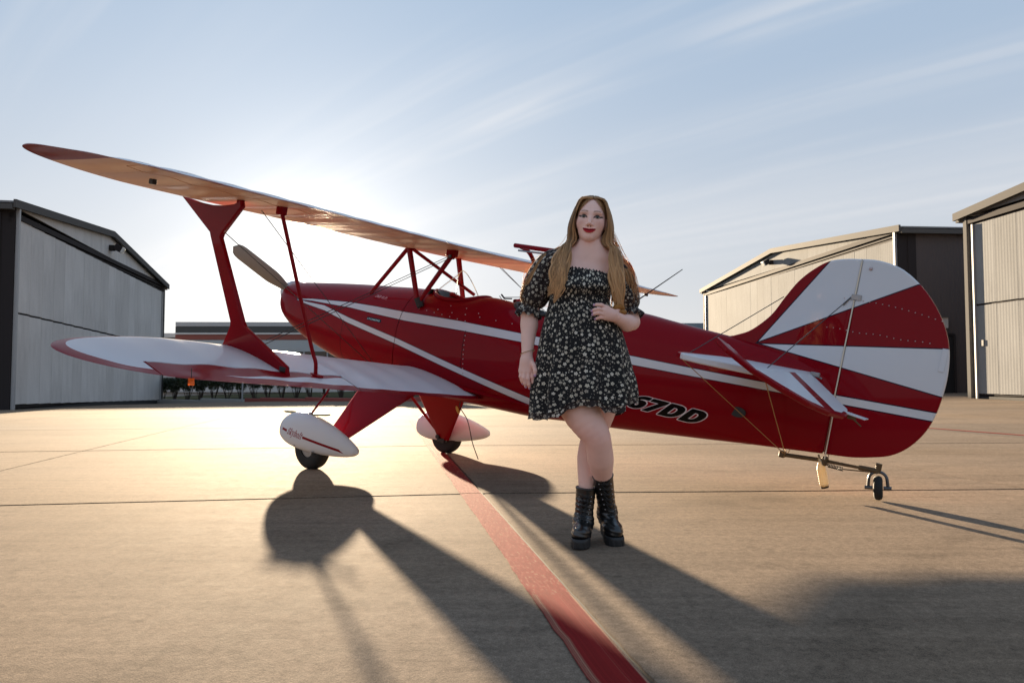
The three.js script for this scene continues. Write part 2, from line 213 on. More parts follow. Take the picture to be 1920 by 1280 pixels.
function hangar(label, near, far, side, eave, rise, opts = {}) {
  // front wall runs from near to far; side = +1 when the building lies to the right of the apron, -1 to the left
  const yn = gy(near[0], -near[1]), yf = gy(far[0], -far[1]), base = (yn + yf) / 2;
  const u = V(far[0] - near[0], 0, -(far[1] - near[1])), w = u.length(); u.normalize();
  const o = new THREE.Group(); o.name = numbered('hangar'); o.position.set(near[0], yn, -near[1]); scene.add(o); tag(o, label, 'hangar', null);
  const n = V(-side, 0, 0).addScaledVector(u, -V(-side, 0, 0).dot(u)).normalize();         // faces the apron
  const y = V(0, 1, 0), basis = new THREE.Matrix4().makeBasis(u, y, n); if (basis.determinant() < 0) basis.makeBasis(u, y, n);
  // local frame: x along the wall, y up, z out of the wall (mirrored buildings keep a right-handed frame by swapping x)
  const flip = basis.determinant() < 0;
  if (flip) { o.position.set(far[0], yf, -far[1]); basis.makeBasis(u.clone().negate(), y, n); }
  o.quaternion.setFromRotationMatrix(basis);
  const fall = (flip ? yn - yf : yf - yn) / w, X = (x) => (flip ? w - x : x), gyx = (x) => fall * X(x);   // x counts from the near corner
  const depth = 15, sgn = flip ? -1 : 1;
  const B = (x0, x1, y0, y1, z0, z1) => { const a = X(x0), b = X(x1), g0 = Math.min(a, b), g1 = Math.max(a, b); const g = new THREE.BoxGeometry(g1 - g0, y1 - y0, z1 - z0); g.translate((g0 + g1) / 2, (y0 + y1) / 2 + fall * (g0 + g1) / 2, (z0 + z1) / 2); return g; };
  const sheetUV = (g, s) => planarUV(g, (px, py, pz) => [px / 1.1 + s, py / 2.6 + s * 0.37]);
  const rnd = rng(opts.seed || 3), post = 0.42, mats = sheetMats.map((m) => { const c = m.clone(); c.color.multiply(opts.tone || lin(1, 1, 1)); return c; });
  // bi-fold door: two leaves of upright steel sheets
  const split = 2.9, top = eave - 0.32, count = Math.round((w - 2 * post) / 0.93), sw = (w - 2 * post) / count;
  for (const [y0, y1, nm] of [[0.16, split - 0.03, 'lower_door_leaf'], [split + 0.03, top, 'upper_door_leaf']]) {
    const leaf = part(nm, B(post + 0.02, w - post - 0.02, y0 + 0.02, y1 - 0.02, -0.1, -0.045), M.trimDark, o);
    for (let k = 0; k < count; k++) part('sheet', sheetUV(B(post + k * sw + 0.004, post + (k + 1) * sw - 0.004, y0, y1, -0.045, 0.0 + 0.004 * rnd()), rnd() * 3), mats[Math.floor(rnd() * 4)], leaf);
  }
  part('door_seal', B(post, w - post, -0.2, 0.15, -0.1, -0.01), M.rubber, o);
  part('door_header', merged([B(0, w, top + 0.02, top + 0.12, -0.12, -0.03), B(0, w, top + 0.14, top + 0.3, -0.1, 0.05)]), opts.headerMat || M.trimDark, o);
  const p1 = part('door_post', merged([B(0.0, 0.16, -0.25, eave, -0.3, 0.06), B(0.2, post - 0.02, -0.25, top, -0.2, -0.02)]), M.trimDark, o);
  part('downspout', B(0.05, 0.15, -0.25, eave + 0.1, 0.07, 0.16), M.galv, p1);
  const p2 = part('door_post', merged([B(w - 0.16, w, -0.25, eave, -0.3, 0.06), B(w - post + 0.02, w - 0.2, -0.25, top, -0.2, -0.02)]), M.trim, o);
  part('door_track', B(w - post - 0.03, w - post + 0.03, -0.1, top, 0.01, 0.07), M.galv, p2);
  // gable in sheets, sloped top edge
  const gp = (x) => eave + rise * (1 - Math.abs(x - w / 2) / (w / 2));
  const gable = part('gable_wall', B(0.1, w - 0.1, eave - 0.02, eave + 0.03, -0.2, -0.05), M.trimDark, o);
  const gc = Math.round(w / 1.86);
  for (let k = 0; k < gc; k++) {
    const x0 = k * w / gc + 0.004, x1 = (k + 1) * w / gc - 0.004, mid = w / 2, xs = x0 < mid && x1 > mid ? [x0, mid, x1] : [x0, x1], sh = new THREE.Shape();
    sh.moveTo(X(x0), eave + 0.01 + gyx(x0)); sh.lineTo(X(x1), eave + 0.01 + gyx(x1)); for (const x of xs.slice().reverse()) sh.lineTo(X(x), gp(x) - 0.02 + gyx(x));
    const g = new THREE.ExtrudeGeometry(sh, { depth: 0.06, bevelEnabled: false }); g.translate(0, 0, -0.06); part('sheet', sheetUV(g, rnd() * 3), mats[Math.floor(rnd() * 4)], gable);
  }
  // roof, rake trims
  const rake = (x0, x1, z0, z1, dy, th) => { const sh = new THREE.Shape(); sh.moveTo(X(x0), gp(x0) + dy + gyx(x0)); sh.lineTo(X(x1), gp(x1) + dy + gyx(x1)); sh.lineTo(X(x1), gp(x1) + dy + th + gyx(x1)); sh.lineTo(X(x0), gp(x0) + dy + th + gyx(x0)); const g = new THREE.ExtrudeGeometry(sh, { depth: z1 - z0, bevelEnabled: false }); g.translate(0, 0, z0); return g; };
  const roof = part('roof', merged([rake(-0.25, w / 2, -depth, 0.12, 0.08, 0.06), rake(w / 2, w + 0.25, -depth, 0.12, 0.08, 0.06)]), M.roof, o);
  part('rake_trim', merged([rake(-0.3, w / 2, 0.125, 0.2, -0.06, 0.24), rake(w / 2, w + 0.3, 0.125, 0.2, -0.06, 0.24)]), opts.rakeMat || M.trim, roof);
  part('gutter', B(-0.3, -0.13, eave - 0.14, eave + 0.02, -depth, 0.1), M.trim, roof); part('gutter', B(w + 0.13, w + 0.3, eave - 0.14, eave + 0.02, -depth, 0.1), M.trim, roof);
  // side and back walls
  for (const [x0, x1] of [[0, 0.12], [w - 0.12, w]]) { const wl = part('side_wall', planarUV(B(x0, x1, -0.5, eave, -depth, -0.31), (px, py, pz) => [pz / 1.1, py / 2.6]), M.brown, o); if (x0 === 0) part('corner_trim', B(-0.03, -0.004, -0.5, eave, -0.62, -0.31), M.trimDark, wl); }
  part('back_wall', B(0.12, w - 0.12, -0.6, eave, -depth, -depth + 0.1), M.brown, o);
  // flood light under the ridge
  const fx = w / 2 + (opts.lampShift || 0), fl = part('flood_light', B(fx - 0.1, fx + 0.1, eave + rise - 0.62, eave + rise - 0.4, 0.01, 0.2), M.trimDark, o);
  part('lamp_housing', (() => { const g = new RoundedBoxGeometry(0.34, 0.26, 0.3, 2, 0.03); g.rotateX(0.5); g.translate(X(fx), eave + rise - 0.52 + gyx(fx), 0.36); return g; })(), M.trimDark, fl);
  part('lamp_face', (() => { const g = new RoundedBoxGeometry(0.32, 0.24, 0.05, 2, 0.02); g.translate(0, 0, 0.17); g.rotateX(0.5); g.translate(X(fx), eave + rise - 0.52 + gyx(fx), 0.36); return g; })(), M.lampWhite, fl);
  if (opts.extra) opts.extra(o, B, w, eave);
  return o;
}
hangar('grey steel hangar left of the biplane with its gable front in shade', [-14.8, 22.7], [-18.1, 40], -1, 6.02, 0.9, { seed: 4, tone: lin(1.9, 1.9, 1.92) });  // sheet colour lightened to make up for the shade on this front
hangar('sunlit grey hangar behind the tail fin with a long gable and dark brown side wall', [14.4, 28.5], [12.6, 50.5], 1, 6.06, 0.9, {
  seed: 8, tone: lin(0.74, 0.775, 0.82), lampShift: 0.2, extra: (o, B) => {  // same steel, colour darkened and cooled to offset the warm sun on it
    const door = part('side_door', B(-0.07, -0.005, 0, 2.15, -1.95, -0.95), mat([0.018, 0.017, 0.018], 0.5), o);
    part('door_frame', merged([B(-0.1, -0.001, 0, 2.22, -2.03, -1.96), B(-0.1, -0.001, 0, 2.22, -0.94, -0.87), B(-0.1, -0.001, 2.16, 2.24, -1.955, -0.945)]), M.trimDark, door);
    part('door_knob', (() => { const g = B(-0.14, -0.071, 1.0, 1.08, -1.1, -1.02); return g; })(), M.galv, door);
    const lamp = part('wall_lamp', B(-0.3, -0.004, 2.42, 2.8, -1.62, -1.3), mat([0.45, 0.44, 0.43], 0.5), o);
    part('lamp_hood', B(-0.34, -0.004, 2.805, 2.86, -1.66, -1.26), M.trim, lamp);
  },
});
hangar('nearest sunlit grey hangar at the right edge of the picture with upright door sheets', [16.0, 3.6], [14.42, 24.4], 1, 5.75, 0.85, { seed: 12, tone: lin(0.78, 0.815, 0.86), extra: (o, B, w) => part('door_latch', B(w - 0.75, w - 0.62, 1.62, 1.8, 0.006, 0.03), mat([0.09, 0.09, 0.09], 0.7), o) });  // sheet colour darkened here too, against the sun on the doors

// ───────────── far side: kerb, verge, hedge, low buildings ─────────────
{
  const K = [V(-26, 0, -46), V(-17.6, 0, -39), V(-11.9, 0, -34.65), V(-11.0, 0, -33.97), V(-1.08, 0, -26.4), V(6.5, 0, -26), V(9.6, 0, -29)];
  const ky = (p) => gy(p.x, p.z);
  const kerb = structure('kerb', 'low concrete kerb along the far edge of the apron'), km = mat([0.4, 0.39, 0.37], 0.8), kr = mat([0.3, 0.07, 0.055], 0.75);
  for (let k = 0; k < K.length - 1; k++) { const a = K[k], b = K[k + 1], L = a.distanceTo(b), n = Math.max(1, Math.round(L / 3)); for (let q = 0; q < n; q++) { const p = a.clone().lerp(b, q / n), r = a.clone().lerp(b, (q + 1) / n), g = new RoundedBoxGeometry(p.distanceTo(r) - 0.012, 0.32, 0.16, 2, 0.02); const c = p.clone().add(r).multiplyScalar(0.5); g.rotateY(Math.atan2(-(r.z - p.z), r.x - p.x)); g.translate(c.x, (ky(p) + ky(r)) / 2 - 0.02, c.z); part('kerb_stone', g, k === 2 ? kr : k >= 3 ? kr : km, kerb); } }
  const vg = grid(K.length - 1, 12, (i, j) => { const p = K[i], q = j / 12; return [p.x - 1.6 * q, ky(p) + 0.12 + 0.1 * Math.sin(q * 3.1) - 0.3 * q, p.z - 0.1 - 45 * q]; });
  const verge = part('verge', vg, mat([0.08, 0.075, 0.045], 1, { specularIntensity: 0, bumpMap: dataTex(256, (u, v) => { const q = fbm(u * 24, v * 24, 4, 24, 24); return [q, q, q]; }), bumpScale: 0.08 }), scene); tag(verge, 'strip of dull grass and soil behind the kerb', null, null, 'structure');
  // clipped shrubs in a row, each a fan of stems under a leafy crown
  const leafMats = [mat([0.05, 0.075, 0.022], 0.6, { transmission: 0.25 }), mat([0.035, 0.055, 0.018], 0.6, { transmission: 0.25 })], stemMat = mat([0.06, 0.045, 0.035], 0.9);
  const xs = [306, 328, 352, 376, 401, 427, 452, 478, 503, 530, 556, 583, 610, 640, 672, 705, 735, 762, 790];
  const where = ['half hidden by the edge of the left hangar', 'next to the left hangar corner', 'under the orange streamer', 'just right of the orange streamer', 'second right of the orange streamer', 'left of the slim grey pole', 'beside the slim grey pole', 'just right of the slim grey pole', 'second right of the slim grey pole', 'left of the small wheel windmill', 'above the front blade of the wheel windmill', 'above the hub of the wheel windmill', 'right of the red windmill arm', 'left of the near red gear leg', 'behind the left edge of the near gear leg', 'behind the middle of the near gear leg', 'behind the right edge of the near gear leg', 'just right of the near red gear leg', 'just left of the far red gear leg'];
  xs.forEach((px, k) => {
    const r = rng(100 + k), D = lerp(40.5, 29.5, (px - 306) / 484), x = (px - 960) / 1450 * D, y = gy(x, -D) + 0.12, hgt = 1.12 + 0.12 * r();
    const o = thing('shrub', `dark clipped shrub in the far row, ${where[k]}`, 'shrub', [x, y, -D], 0, 'shrubs in the row behind the kerb');
    const stems = []; for (let q = 0; q < 9; q++) { const a = r() * 6.28, t = 0.12 + 0.26 * r(); stems.push(rod([0.05 * Math.cos(a), -0.05, 0.05 * Math.sin(a)], [t * Math.cos(a), hgt * 0.62, t * Math.sin(a)], 0.022, 0.008, 5)); }
    part('stem', merged(stems), stemMat, o);
    const pos = [], idx = [], bw = 0.6 + 0.1 * r();
    for (let q = 0; q < 2000; q++) {
      const a = r() * 6.28, hh = Math.pow(r(), 0.6), spread = bw * (0.3 + 0.75 * hh) * Math.sqrt(r()), cx = spread * Math.cos(a), cz = spread * 0.8 * Math.sin(a), cy = hgt * (0.36 + 0.64 * hh) + 0.05 * (r() - 0.5), s = 0.03 + 0.03 * r();
      const n = pos.length / 3; for (let t = 0; t < 4; t++) pos.push(cx + (r() - 0.5) * 2 * s, cy + (r() - 0.5) * 2 * s, cz + (r() - 0.5) * 2 * s); idx.push(n, n + 1, n + 2, n, n + 2, n + 3);
    }
    const g = new THREE.BufferGeometry(); g.setAttribute('position', new THREE.Float32BufferAttribute(pos, 3)); g.setIndex(idx); g.computeVertexNormals(); part('crown', g, leafMats[k % 2], o);
  });
  const D = 33.2, px = (455 - 960) / 1450 * D, pole = thing('pole', 'slim grey pole standing among the far shrubs', 'pole', [px, gy(px, -D) + 0.1, -D]);
  part('shaft', rod([0, -0.1, 0], [0, 1.15, 0], 0.035, 0.035, 10), mat([0.3, 0.31, 0.32], 0.5), pole); part('cap', new THREE.SphereGeometry(0.04, 10, 6).translate(0, 1.15, 0), M.galv, pole);
}
{
  // long low building with bands of colour
  const D = 66, X = (px) => (px - 960) / 1450 * D, Y = (v) => 0.75 + (711.5 - v) / 1450 * D;
  const o = thing('warehouse', 'long low warehouse with grey and brick red bands behind the shrubs', 'warehouse', [X(328), -1.2, -D]);
  const x1 = X(1120) - X(328), band = (nm, a, b, z, m, parent = o) => part(nm, box(x1, Y(a) - Y(b), 0.3, x1 / 2, (Y(a) + Y(b)) / 2 + 1.2, z), m, parent);
  part('wall', box(x1, Y(612) + 1.4, 12, x1 / 2, (Y(612) + 1.4) / 2 - 0.1, -6.3), mat([0.42, 0.44, 0.45], 0.7), o);
  band('parapet', 603.5, 611.5, -0.06, mat([0.45, 0.46, 0.46], 0.6)); band('dark_band', 611.9, 623.4, -0.05, mat([0.045, 0.05, 0.05], 0.5)); band('white_trim', 623.8, 627, 0.03, mat([0.6, 0.6, 0.58], 0.6));
  band('red_band', 627.4, 637, -0.04, mat([0.26, 0.075, 0.055], 0.7)); band('grey_band', 637.4, 659, -0.06, mat([0.4, 0.43, 0.44], 0.7));
  const wb = band('window_band', 659.4, 679, -0.1, mat([0.03, 0.035, 0.035], 0.25));
  for (let k = 0; k < 18; k++) part('mullion', box(0.12, Y(659.4) - Y(679) - 0.02, 0.1, (k + 0.5) * x1 / 18, (Y(659.4) + Y(679)) / 2 + 1.2, 0.1), mat([0.3, 0.32, 0.33], 0.5), wb);
  band('lower_wall', 679.4, 735, -0.06, mat([0.5, 0.5, 0.49], 0.75));
  const o2 = thing('office_wing', 'lower white topped wing between the warehouse and the left hangar', 'building', [X(270), -1.2, -D - 2]);
  const w2 = X(317.5) - X(270), b2 = (nm, a, b, z, m) => part(nm, box(w2, Y(a) - Y(b), 0.3, w2 / 2, (Y(a) + Y(b)) / 2 + 1.2, z), m, o2);
  part('wall', box(w2, Y(630) + 1.4, 8, w2 / 2, (Y(630) + 1.4) / 2 - 0.1, -4.4), mat([0.4, 0.42, 0.43], 0.7), o2); b2('parapet', 622, 630, -0.06, mat([0.55, 0.56, 0.56], 0.6)); b2('window_band', 630.4, 643, -0.05, mat([0.03, 0.035, 0.045], 0.3)); b2('lower_wall', 643.4, 735, -0.06, mat([0.42, 0.43, 0.44], 0.7));
  const D3 = 95, o3 = thing('far_shed', 'blue grey roof of a far shed seen over the rear fuselage', 'shed', [(1232 - 960) / 1450 * D3, -0.5, -D3]);
  const t3 = 0.75 + (711.5 - 606) / 1450 * D3 + 0.5; part('wall', box(9, t3 - 0.7, 6, 3, (t3 - 0.7) / 2, -3), mat([0.35, 0.38, 0.4], 0.7), o3); part('roof', box(9.6, 0.65, 7, 3, t3 - 0.33, -3), mat([0.12, 0.17, 0.22], 0.5), o3);
}

// ───────────── the biplane ─────────────
// frame of the aircraft: origin on the ground under the main axle, x aft along its datum, y up, z to port; it sits on its tail wheel
const plane = thing('biplane', 'red and white aerobatic biplane parked on its tail wheel, port side towards the viewer', 'biplane', [-1.21, 0, -7.303]);
plane.rotation.set(-0.645 * Math.PI / 180, -35.47 * Math.PI / 180, -11.87 * Math.PI / 180, 'YZX');
const RED = [0.215, 0.0028, 0.0085], WHITE = [0.62, 0.645, 0.69];
const css = (c) => '#' + lin(...c).getHexString(), cRed = css(RED), cWhite = css(WHITE), cLine = '#0a0f26';
const gloss = { clearcoat: 0.2, clearcoatRoughness: 0.02, specularIntensity: 0.04 };
const P = {
  red: mat(RED, 0.35, gloss), white: mat(WHITE, 0.35, gloss), dark: mat([0.012, 0.012, 0.013], 0.55), steel: mat([0.3, 0.3, 0.31], 0.35, { metalness: 0.85 }), wire: mat([0.05, 0.05, 0.052], 0.4, { metalness: 0.6 }),
  brass: mat([0.42, 0.26, 0.12], 0.4, { metalness: 0.5 }), tyre: mat([0.012, 0.012, 0.012], 0.8), chrome: mat([0.1, 0.105, 0.115], 0.35, { metalness: 0.6 }), bronze: mat([0.11, 0.075, 0.04], 0.5, { metalness: 0.5 }), cream: mat([0.7, 0.64, 0.52], 0.5), rivet: mat([0.5, 0.4, 0.4], 0.3, { metalness: 0.6 }),
};
// fuselage stations: x, top, bottom, half width
const ST = [[-1.60, 1.41, 1.24, 0.15], [-1.57, 1.445, 1.19, 0.21], [-1.50, 1.475, 1.11, 0.275], [-1.40, 1.49, 1.05, 0.315], [-1.25, 1.508, 0.985, 0.345], [-1.0, 1.538, 0.905, 0.37], [-0.6, 1.58, 0.82, 0.385], [-0.2, 1.615, 0.77, 0.388], [0.2, 1.645, 0.748, 0.385], [0.6, 1.648, 0.745, 0.38], [0.8, 1.65, 0.752, 0.378], [1.0, 1.682, 0.762, 0.372], [1.3, 1.662, 0.778, 0.36], [1.6, 1.69, 0.795, 0.345], [2.0, 1.775, 0.845, 0.318], [2.36, 1.772, 0.885, 0.28], [2.6, 1.753, 0.918, 0.245], [2.8, 1.736, 0.945, 0.212], [3.0, 1.722, 0.972, 0.178], [3.2, 1.705, 1.0, 0.142], [3.4, 1.68, 1.027, 0.106], [3.6, 1.64, 1.052, 0.066], [3.8, 1.59, 1.078, 0.03]];
const mono = (tbl, col) => {                                         // monotone cubic through a column of a table
  const n = tbl.length, d = [], m = [];
  for (let i = 0; i < n - 1; i++) d.push((tbl[i + 1][col] - tbl[i][col]) / (tbl[i + 1][0] - tbl[i][0]));
  for (let i = 0; i < n; i++) m.push(i === 0 ? d[0] : i === n - 1 ? d[n - 2] : d[i - 1] * d[i] > 0 ? 2 * d[i - 1] * d[i] / (d[i - 1] + d[i]) : 0);
  return (x) => { x = clamp(x, tbl[0][0], tbl[n - 1][0]); let i = 0; while (i < n - 2 && x > tbl[i + 1][0]) i++; const h = tbl[i + 1][0] - tbl[i][0], t = (x - tbl[i][0]) / h, t2 = t * t, t3 = t2 * t; return (2 * t3 - 3 * t2 + 1) * tbl[i][col] + (t3 - 2 * t2 + t) * h * m[i] + (-2 * t3 + 3 * t2) * tbl[i + 1][col] + (t3 - t2) * h * m[i + 1]; };
};
const fT = mono(ST, 1), fB = mono(ST, 2), fW = mono(ST, 3);
function hullPoint(x, a, grow = 0) {                                 // a = 0 at port, 90 deg at the top
  const t = fT(x), b = fB(x), yc = b + (t - b) * 0.48, c = Math.cos(a), s = Math.sin(a), n = s > 0 ? 2.3 : 2.8, k = Math.pow(Math.pow(Math.abs(c), n) + Math.pow(Math.abs(s), n), -1 / n);
  return [x, yc + (s > 0 ? t - yc : yc - b) * s * k + grow * s, (fW(x)) * c * k + grow * c];
}
const hullZ = (x, y) => { const t = fT(x), b = fB(x), yc = b + (t - b) * 0.48, s = y > yc ? (y - yc) / (t - yc) : (yc - y) / (yc - b), n = y > yc ? 2.3 : 2.8; return fW(x) * Math.pow(Math.max(0, 1 - Math.pow(Math.min(s, 1), n)), 1 / n); };
const FX0 = -1.7, FX1 = 3.95, FY0 = 0.7, FY1 = 1.9;
function hullPaint(lettering) {
  return canvasTex(2048, 1024, (c, w, h) => {
    const X = (x) => (x - FX0) / (FX1 - FX0) * w, Y = (y) => (FY1 - y) / (FY1 - FY0) * h, sx = w / (FX1 - FX0), sy = h / (FY1 - FY0);
    c.fillStyle = cRed; c.fillRect(0, 0, w, h);
    const poly = (top, bot) => { const path = () => { c.beginPath(); top.forEach(([x, y], i) => (i ? c.lineTo(X(x), Y(y)) : c.moveTo(X(x), Y(y)))); bot.slice().reverse().forEach(([x, y]) => c.lineTo(X(x), Y(y))); c.closePath(); }; path(); c.strokeStyle = cLine; c.lineWidth = 7; c.lineJoin = 'round'; c.stroke(); c.fillStyle = cWhite; path(); c.fill(); };
    poly([[-1.16, 1.328], [-0.94, 1.358], [-0.41, 1.404], [-0.065, 1.417], [0.297, 1.423], [0.908, 1.445], [1.507, 1.449], [2.421, 1.454], [2.849, 1.454], [3.316, 1.456], [3.95, 1.467]], [[-1.16, 1.324], [-0.93, 1.34], [-0.377, 1.358], [-0.021, 1.352], [0.338, 1.352], [0.946, 1.374], [1.53, 1.386], [2.435, 1.394], [2.86, 1.4], [3.326, 1.408], [3.95, 1.419]]);
    poly([[-1.16, 1.322], [-0.989, 1.32], [-0.729, 1.324], [-0.365, 1.268], [0.283, 1.186], [1.021, 1.072], [1.674, 0.976], [1.9, 0.94]], [[-1.16, 1.318], [-0.979, 1.298], [-0.706, 1.28], [-0.35, 1.219], [0.293, 1.137], [1.027, 1.022], [1.667, 0.922], [1.9, 0.885]]);
    c.strokeStyle = 'rgba(20,0,4,.75)'; c.lineWidth = 2;
    const line = (pts) => { c.beginPath(); pts.forEach(([x, y], i) => (i ? c.lineTo(X(x), Y(y)) : c.moveTo(X(x), Y(y)))); c.stroke(); };
    line([[-0.42, 1.24], [-0.43, 0.72]]); line([[1.0, 1.38], [1.02, 1.07]]);
    if (lettering) {
      c.save(); c.translate(X(-0.165), Y(1.497)); c.transform(sx / sy, 0, -0.26, 1, 0, 0); c.rotate(0.03); c.font = 'bold 38px sans-serif'; c.fillStyle = '#c9b4b8'; c.scale(0.98, 0.72); c.fillText('260 H.P.', 0, 0); c.restore();
      c.save(); c.translate(X(-0.125), Y(1.312)); c.rotate(-0.01); c.fillStyle = '#0c2533'; c.fillRect(0, -2, 0.18 * sx, 0.029 * sy); c.fillStyle = '#bfe0e4'; c.transform(sx / sy, 0, -0.2, 1, 0, 0); c.font = 'bold 20px sans-serif'; c.scale((0.16 * sx) / (sx / sy) / c.measureText('LYCOMING').width, 0.84); c.fillText('LYCOMING', 7, 20); c.restore();
      c.save(); c.translate(X(2.475), Y(1.098)); c.rotate(0.075); c.transform(sx / sy, 0, -0.32, 1, 0, 0); c.font = 'bold 112px sans-serif'; const k = (0.525 * sx) / (sx / sy) / c.measureText('67DD').width; c.scale(k, 1); c.lineJoin = 'round'; c.lineWidth = 17; c.strokeStyle = '#ddd6da'; c.strokeText('67DD', 0, 0); c.lineWidth = 9; c.strokeStyle = '#0a0a0c'; c.strokeText('67DD', 0, 0); c.fillStyle = '#0a0a0c'; c.fillText('67DD', 0, 0); c.restore();
    }
  });
}
const hullMats = [mat([1, 1, 1], 0.35, { ...gloss, map: hullPaint(true) }), mat([1, 1, 1], 0.35, { ...gloss, map: hullPaint(false) })];
const uvHull = (x, y) => [(x - FX0) / (FX1 - FX0), (y - FY0) / (FY1 - FY0)];
const COCK = [[0.62, 0.27, 0.205], [1.57, 0.33, 0.215]];             // cockpit openings: centre x, half length, half width
function hull(x0, x1, nx, parent, name, capEnds) {
  const na = 32, sides = [];
  for (const side of [0, 1]) {
    const a0 = side ? Math.PI / 2 : -Math.PI / 2;
    let g = grid(na, nx, (i, j) => hullPoint(lerp(x0, x1, j / nx), a0 + Math.PI * i / na));
    const p = g.attributes.position, idx = [];
    for (let k = 0; k < g.index.count; k += 3) {
      const t = [0, 1, 2].map((q) => g.index.getX(k + q)), cx = (p.getX(t[0]) + p.getX(t[1]) + p.getX(t[2])) / 3, cy = (p.getY(t[0]) + p.getY(t[1]) + p.getY(t[2])) / 3, cz = (p.getZ(t[0]) + p.getZ(t[1]) + p.getZ(t[2])) / 3;
      if (cy > 1.4 && COCK.some(([x, l, w]) => Math.hypot((cx - x) / l, cz / w) < 1)) continue; idx.push(...t);
    }
    // normals across the top and keel seams from the whole hull
    const nr = g.attributes.normal; for (let k = 0; k < p.count; k++) { const x = p.getX(k), y = p.getY(k), z = p.getZ(k); if (Math.abs(z) < 1e-4) nr.setXYZ(k, nr.getX(k), Math.sign(nr.getY(k)), 0); }
    g.setIndex(idx); planarUV(g, uvHull); sides.push(g);
  }
  const g = mergeGeometries(sides, true); return part(name, g, hullMats, parent);
}
const fuselage = hull(0.263, 3.8, 118, plane, 'fuselage');
const cowling = hull(-1.6, 0.257, 62, plane, 'cowling');
part('nose_bowl_face', grid(24, 4, (i, j) => { const q = hullPoint(-1.6, i / 24 * 2 * Math.PI), k = 1 - j / 4; return [-1.6 - 0.02 * Math.sin((1 - k) * 1.57), lerp(1.33, q[1], k), q[2] * k]; }, true), P.red, cowling);
part('exhaust_pipe', merged([rod([-0.72, 0.83, 0.12], [-0.6, 0.71, 0.14], 0.032, 0.032, 12)]), P.bronze, cowling);
// cockpits
COCK.forEach(([cx, l, w], k) => {
  const edge = []; for (let q = 0; q <= 40; q++) { const a = q / 40 * 2 * Math.PI, x = cx + 1.03 * l * Math.cos(a), z = 1.03 * w * Math.sin(a); const b = fB(x), t = fT(x), yc = b + (t - b) * 0.48, s = Math.pow(Math.max(0, 1 - Math.pow(Math.abs(z) / fW(x), 2.3)), 1 / 2.3); edge.push([x, yc + (t - yc) * s + 0.006, z]); }
  const rim = part('cockpit_rim', new THREE.TubeGeometry(new THREE.CatmullRomCurve3(edge.slice(0, -1).map((q) => V(...q)), true), 80, 0.018, 8, true), k ? P.dark : P.red, fuselage);
  part('cockpit_tub', grid(40, 5, (i, j) => { const e = edge[i], t = j / 5; return [lerp(e[0], cx, t > 0.8 ? 1 : 0.06), e[1] - 0.02 - 0.5 * Math.min(t * 1.25, 1), lerp(e[2], 0, t > 0.8 ? 1 : 0.06)]; }), P.dark, rim);
  part('seat_back', new RoundedBoxGeometry(0.07, 0.4, 0.34, 3, 0.03).rotateZ(-0.2).translate(cx + l * 0.72, fT(cx) - 0.25, 0), mat([0.03, 0.02, 0.02], 0.7), rim);
});
part('dashboard', new RoundedBoxGeometry(0.03, 0.2, 0.36, 2, 0.01).translate(0.37, 1.56, 0), P.dark, fuselage);
// windshields: bent clear sheets
const plexi = new THREE.MeshPhysicalMaterial({ color: 0xffffff, transmission: 1, thickness: 0, roughness: 0.03, ior: 1.3, side: THREE.DoubleSide });
{
  const ws = (x0, y0, len, hgt, wid, parent) => {
    const f = (i, j) => { const a = lerp(-1, 1, i / 24), t = j / 12; const baseX = x0 + len * 0.95 * a * a, topX = x0 + len * 0.72 + 0.3 * len * a * a; const hy = hgt * (1 - 0.72 * a * a); return [lerp(baseX, topX, Math.pow(t, 1.15)), y0 - 0.055 * a * a + hy * t, wid * a * (1 - 0.2 * t)]; };
    const g = part('windshield', grid(24, 12, f), plexi, parent);
    const top = [], mid = []; for (let i = 0; i <= 24; i++) top.push(f(i, 12)); for (let j = 0; j <= 12; j++) mid.push(f(17, j));
    part('windshield_edge', merged([curveTube(top, 0.0035, 40, 6), curveTube(mid, 0.003, 16, 6)]), mat([0.75, 0.7, 0.6], 0.3, { transmission: 0.5 }), g);
  };
  ws(0.31, 1.638, 0.36, 0.225, 0.2, fuselage);
  // second canopy, opened to starboard and standing on its edge
  const can = part('open_canopy', grid(20, 14, (i, j) => { const a = i / 20 * Math.PI; return [lerp(0.95, 1.95, j / 14), lerp(1.68, 2.16, (1 - Math.cos(a)) / 2), -0.31 - 0.27 * Math.sin(a)]; }), plexi, plane);
  const hoop = (x, lean) => { const q = []; for (let i = 0; i <= 14; i++) { const a = i / 14 * Math.PI; q.push([x + lean * (1 - Math.cos(a)) / 2, lerp(1.68, 2.16, (1 - Math.cos(a)) / 2), -0.31 - 0.27 * Math.sin(a)]); } return curveTube(q, 0.019, 28, 8); };
  part('canopy_hoop', hoop(0.955, -0.03), P.red, can); part('canopy_hoop', hoop(1.95, 0.0), P.red, can);
  part('canopy_rail', rod([0.85, 2.168, -0.31], [1.96, 2.16, -0.31], 0.02, 0.02, 8), P.red, can); part('canopy_sill', rod([0.9, 2.128, -0.31], [1.2, 2.13, -0.31], 0.009, 0.009, 6), P.steel, can);
}
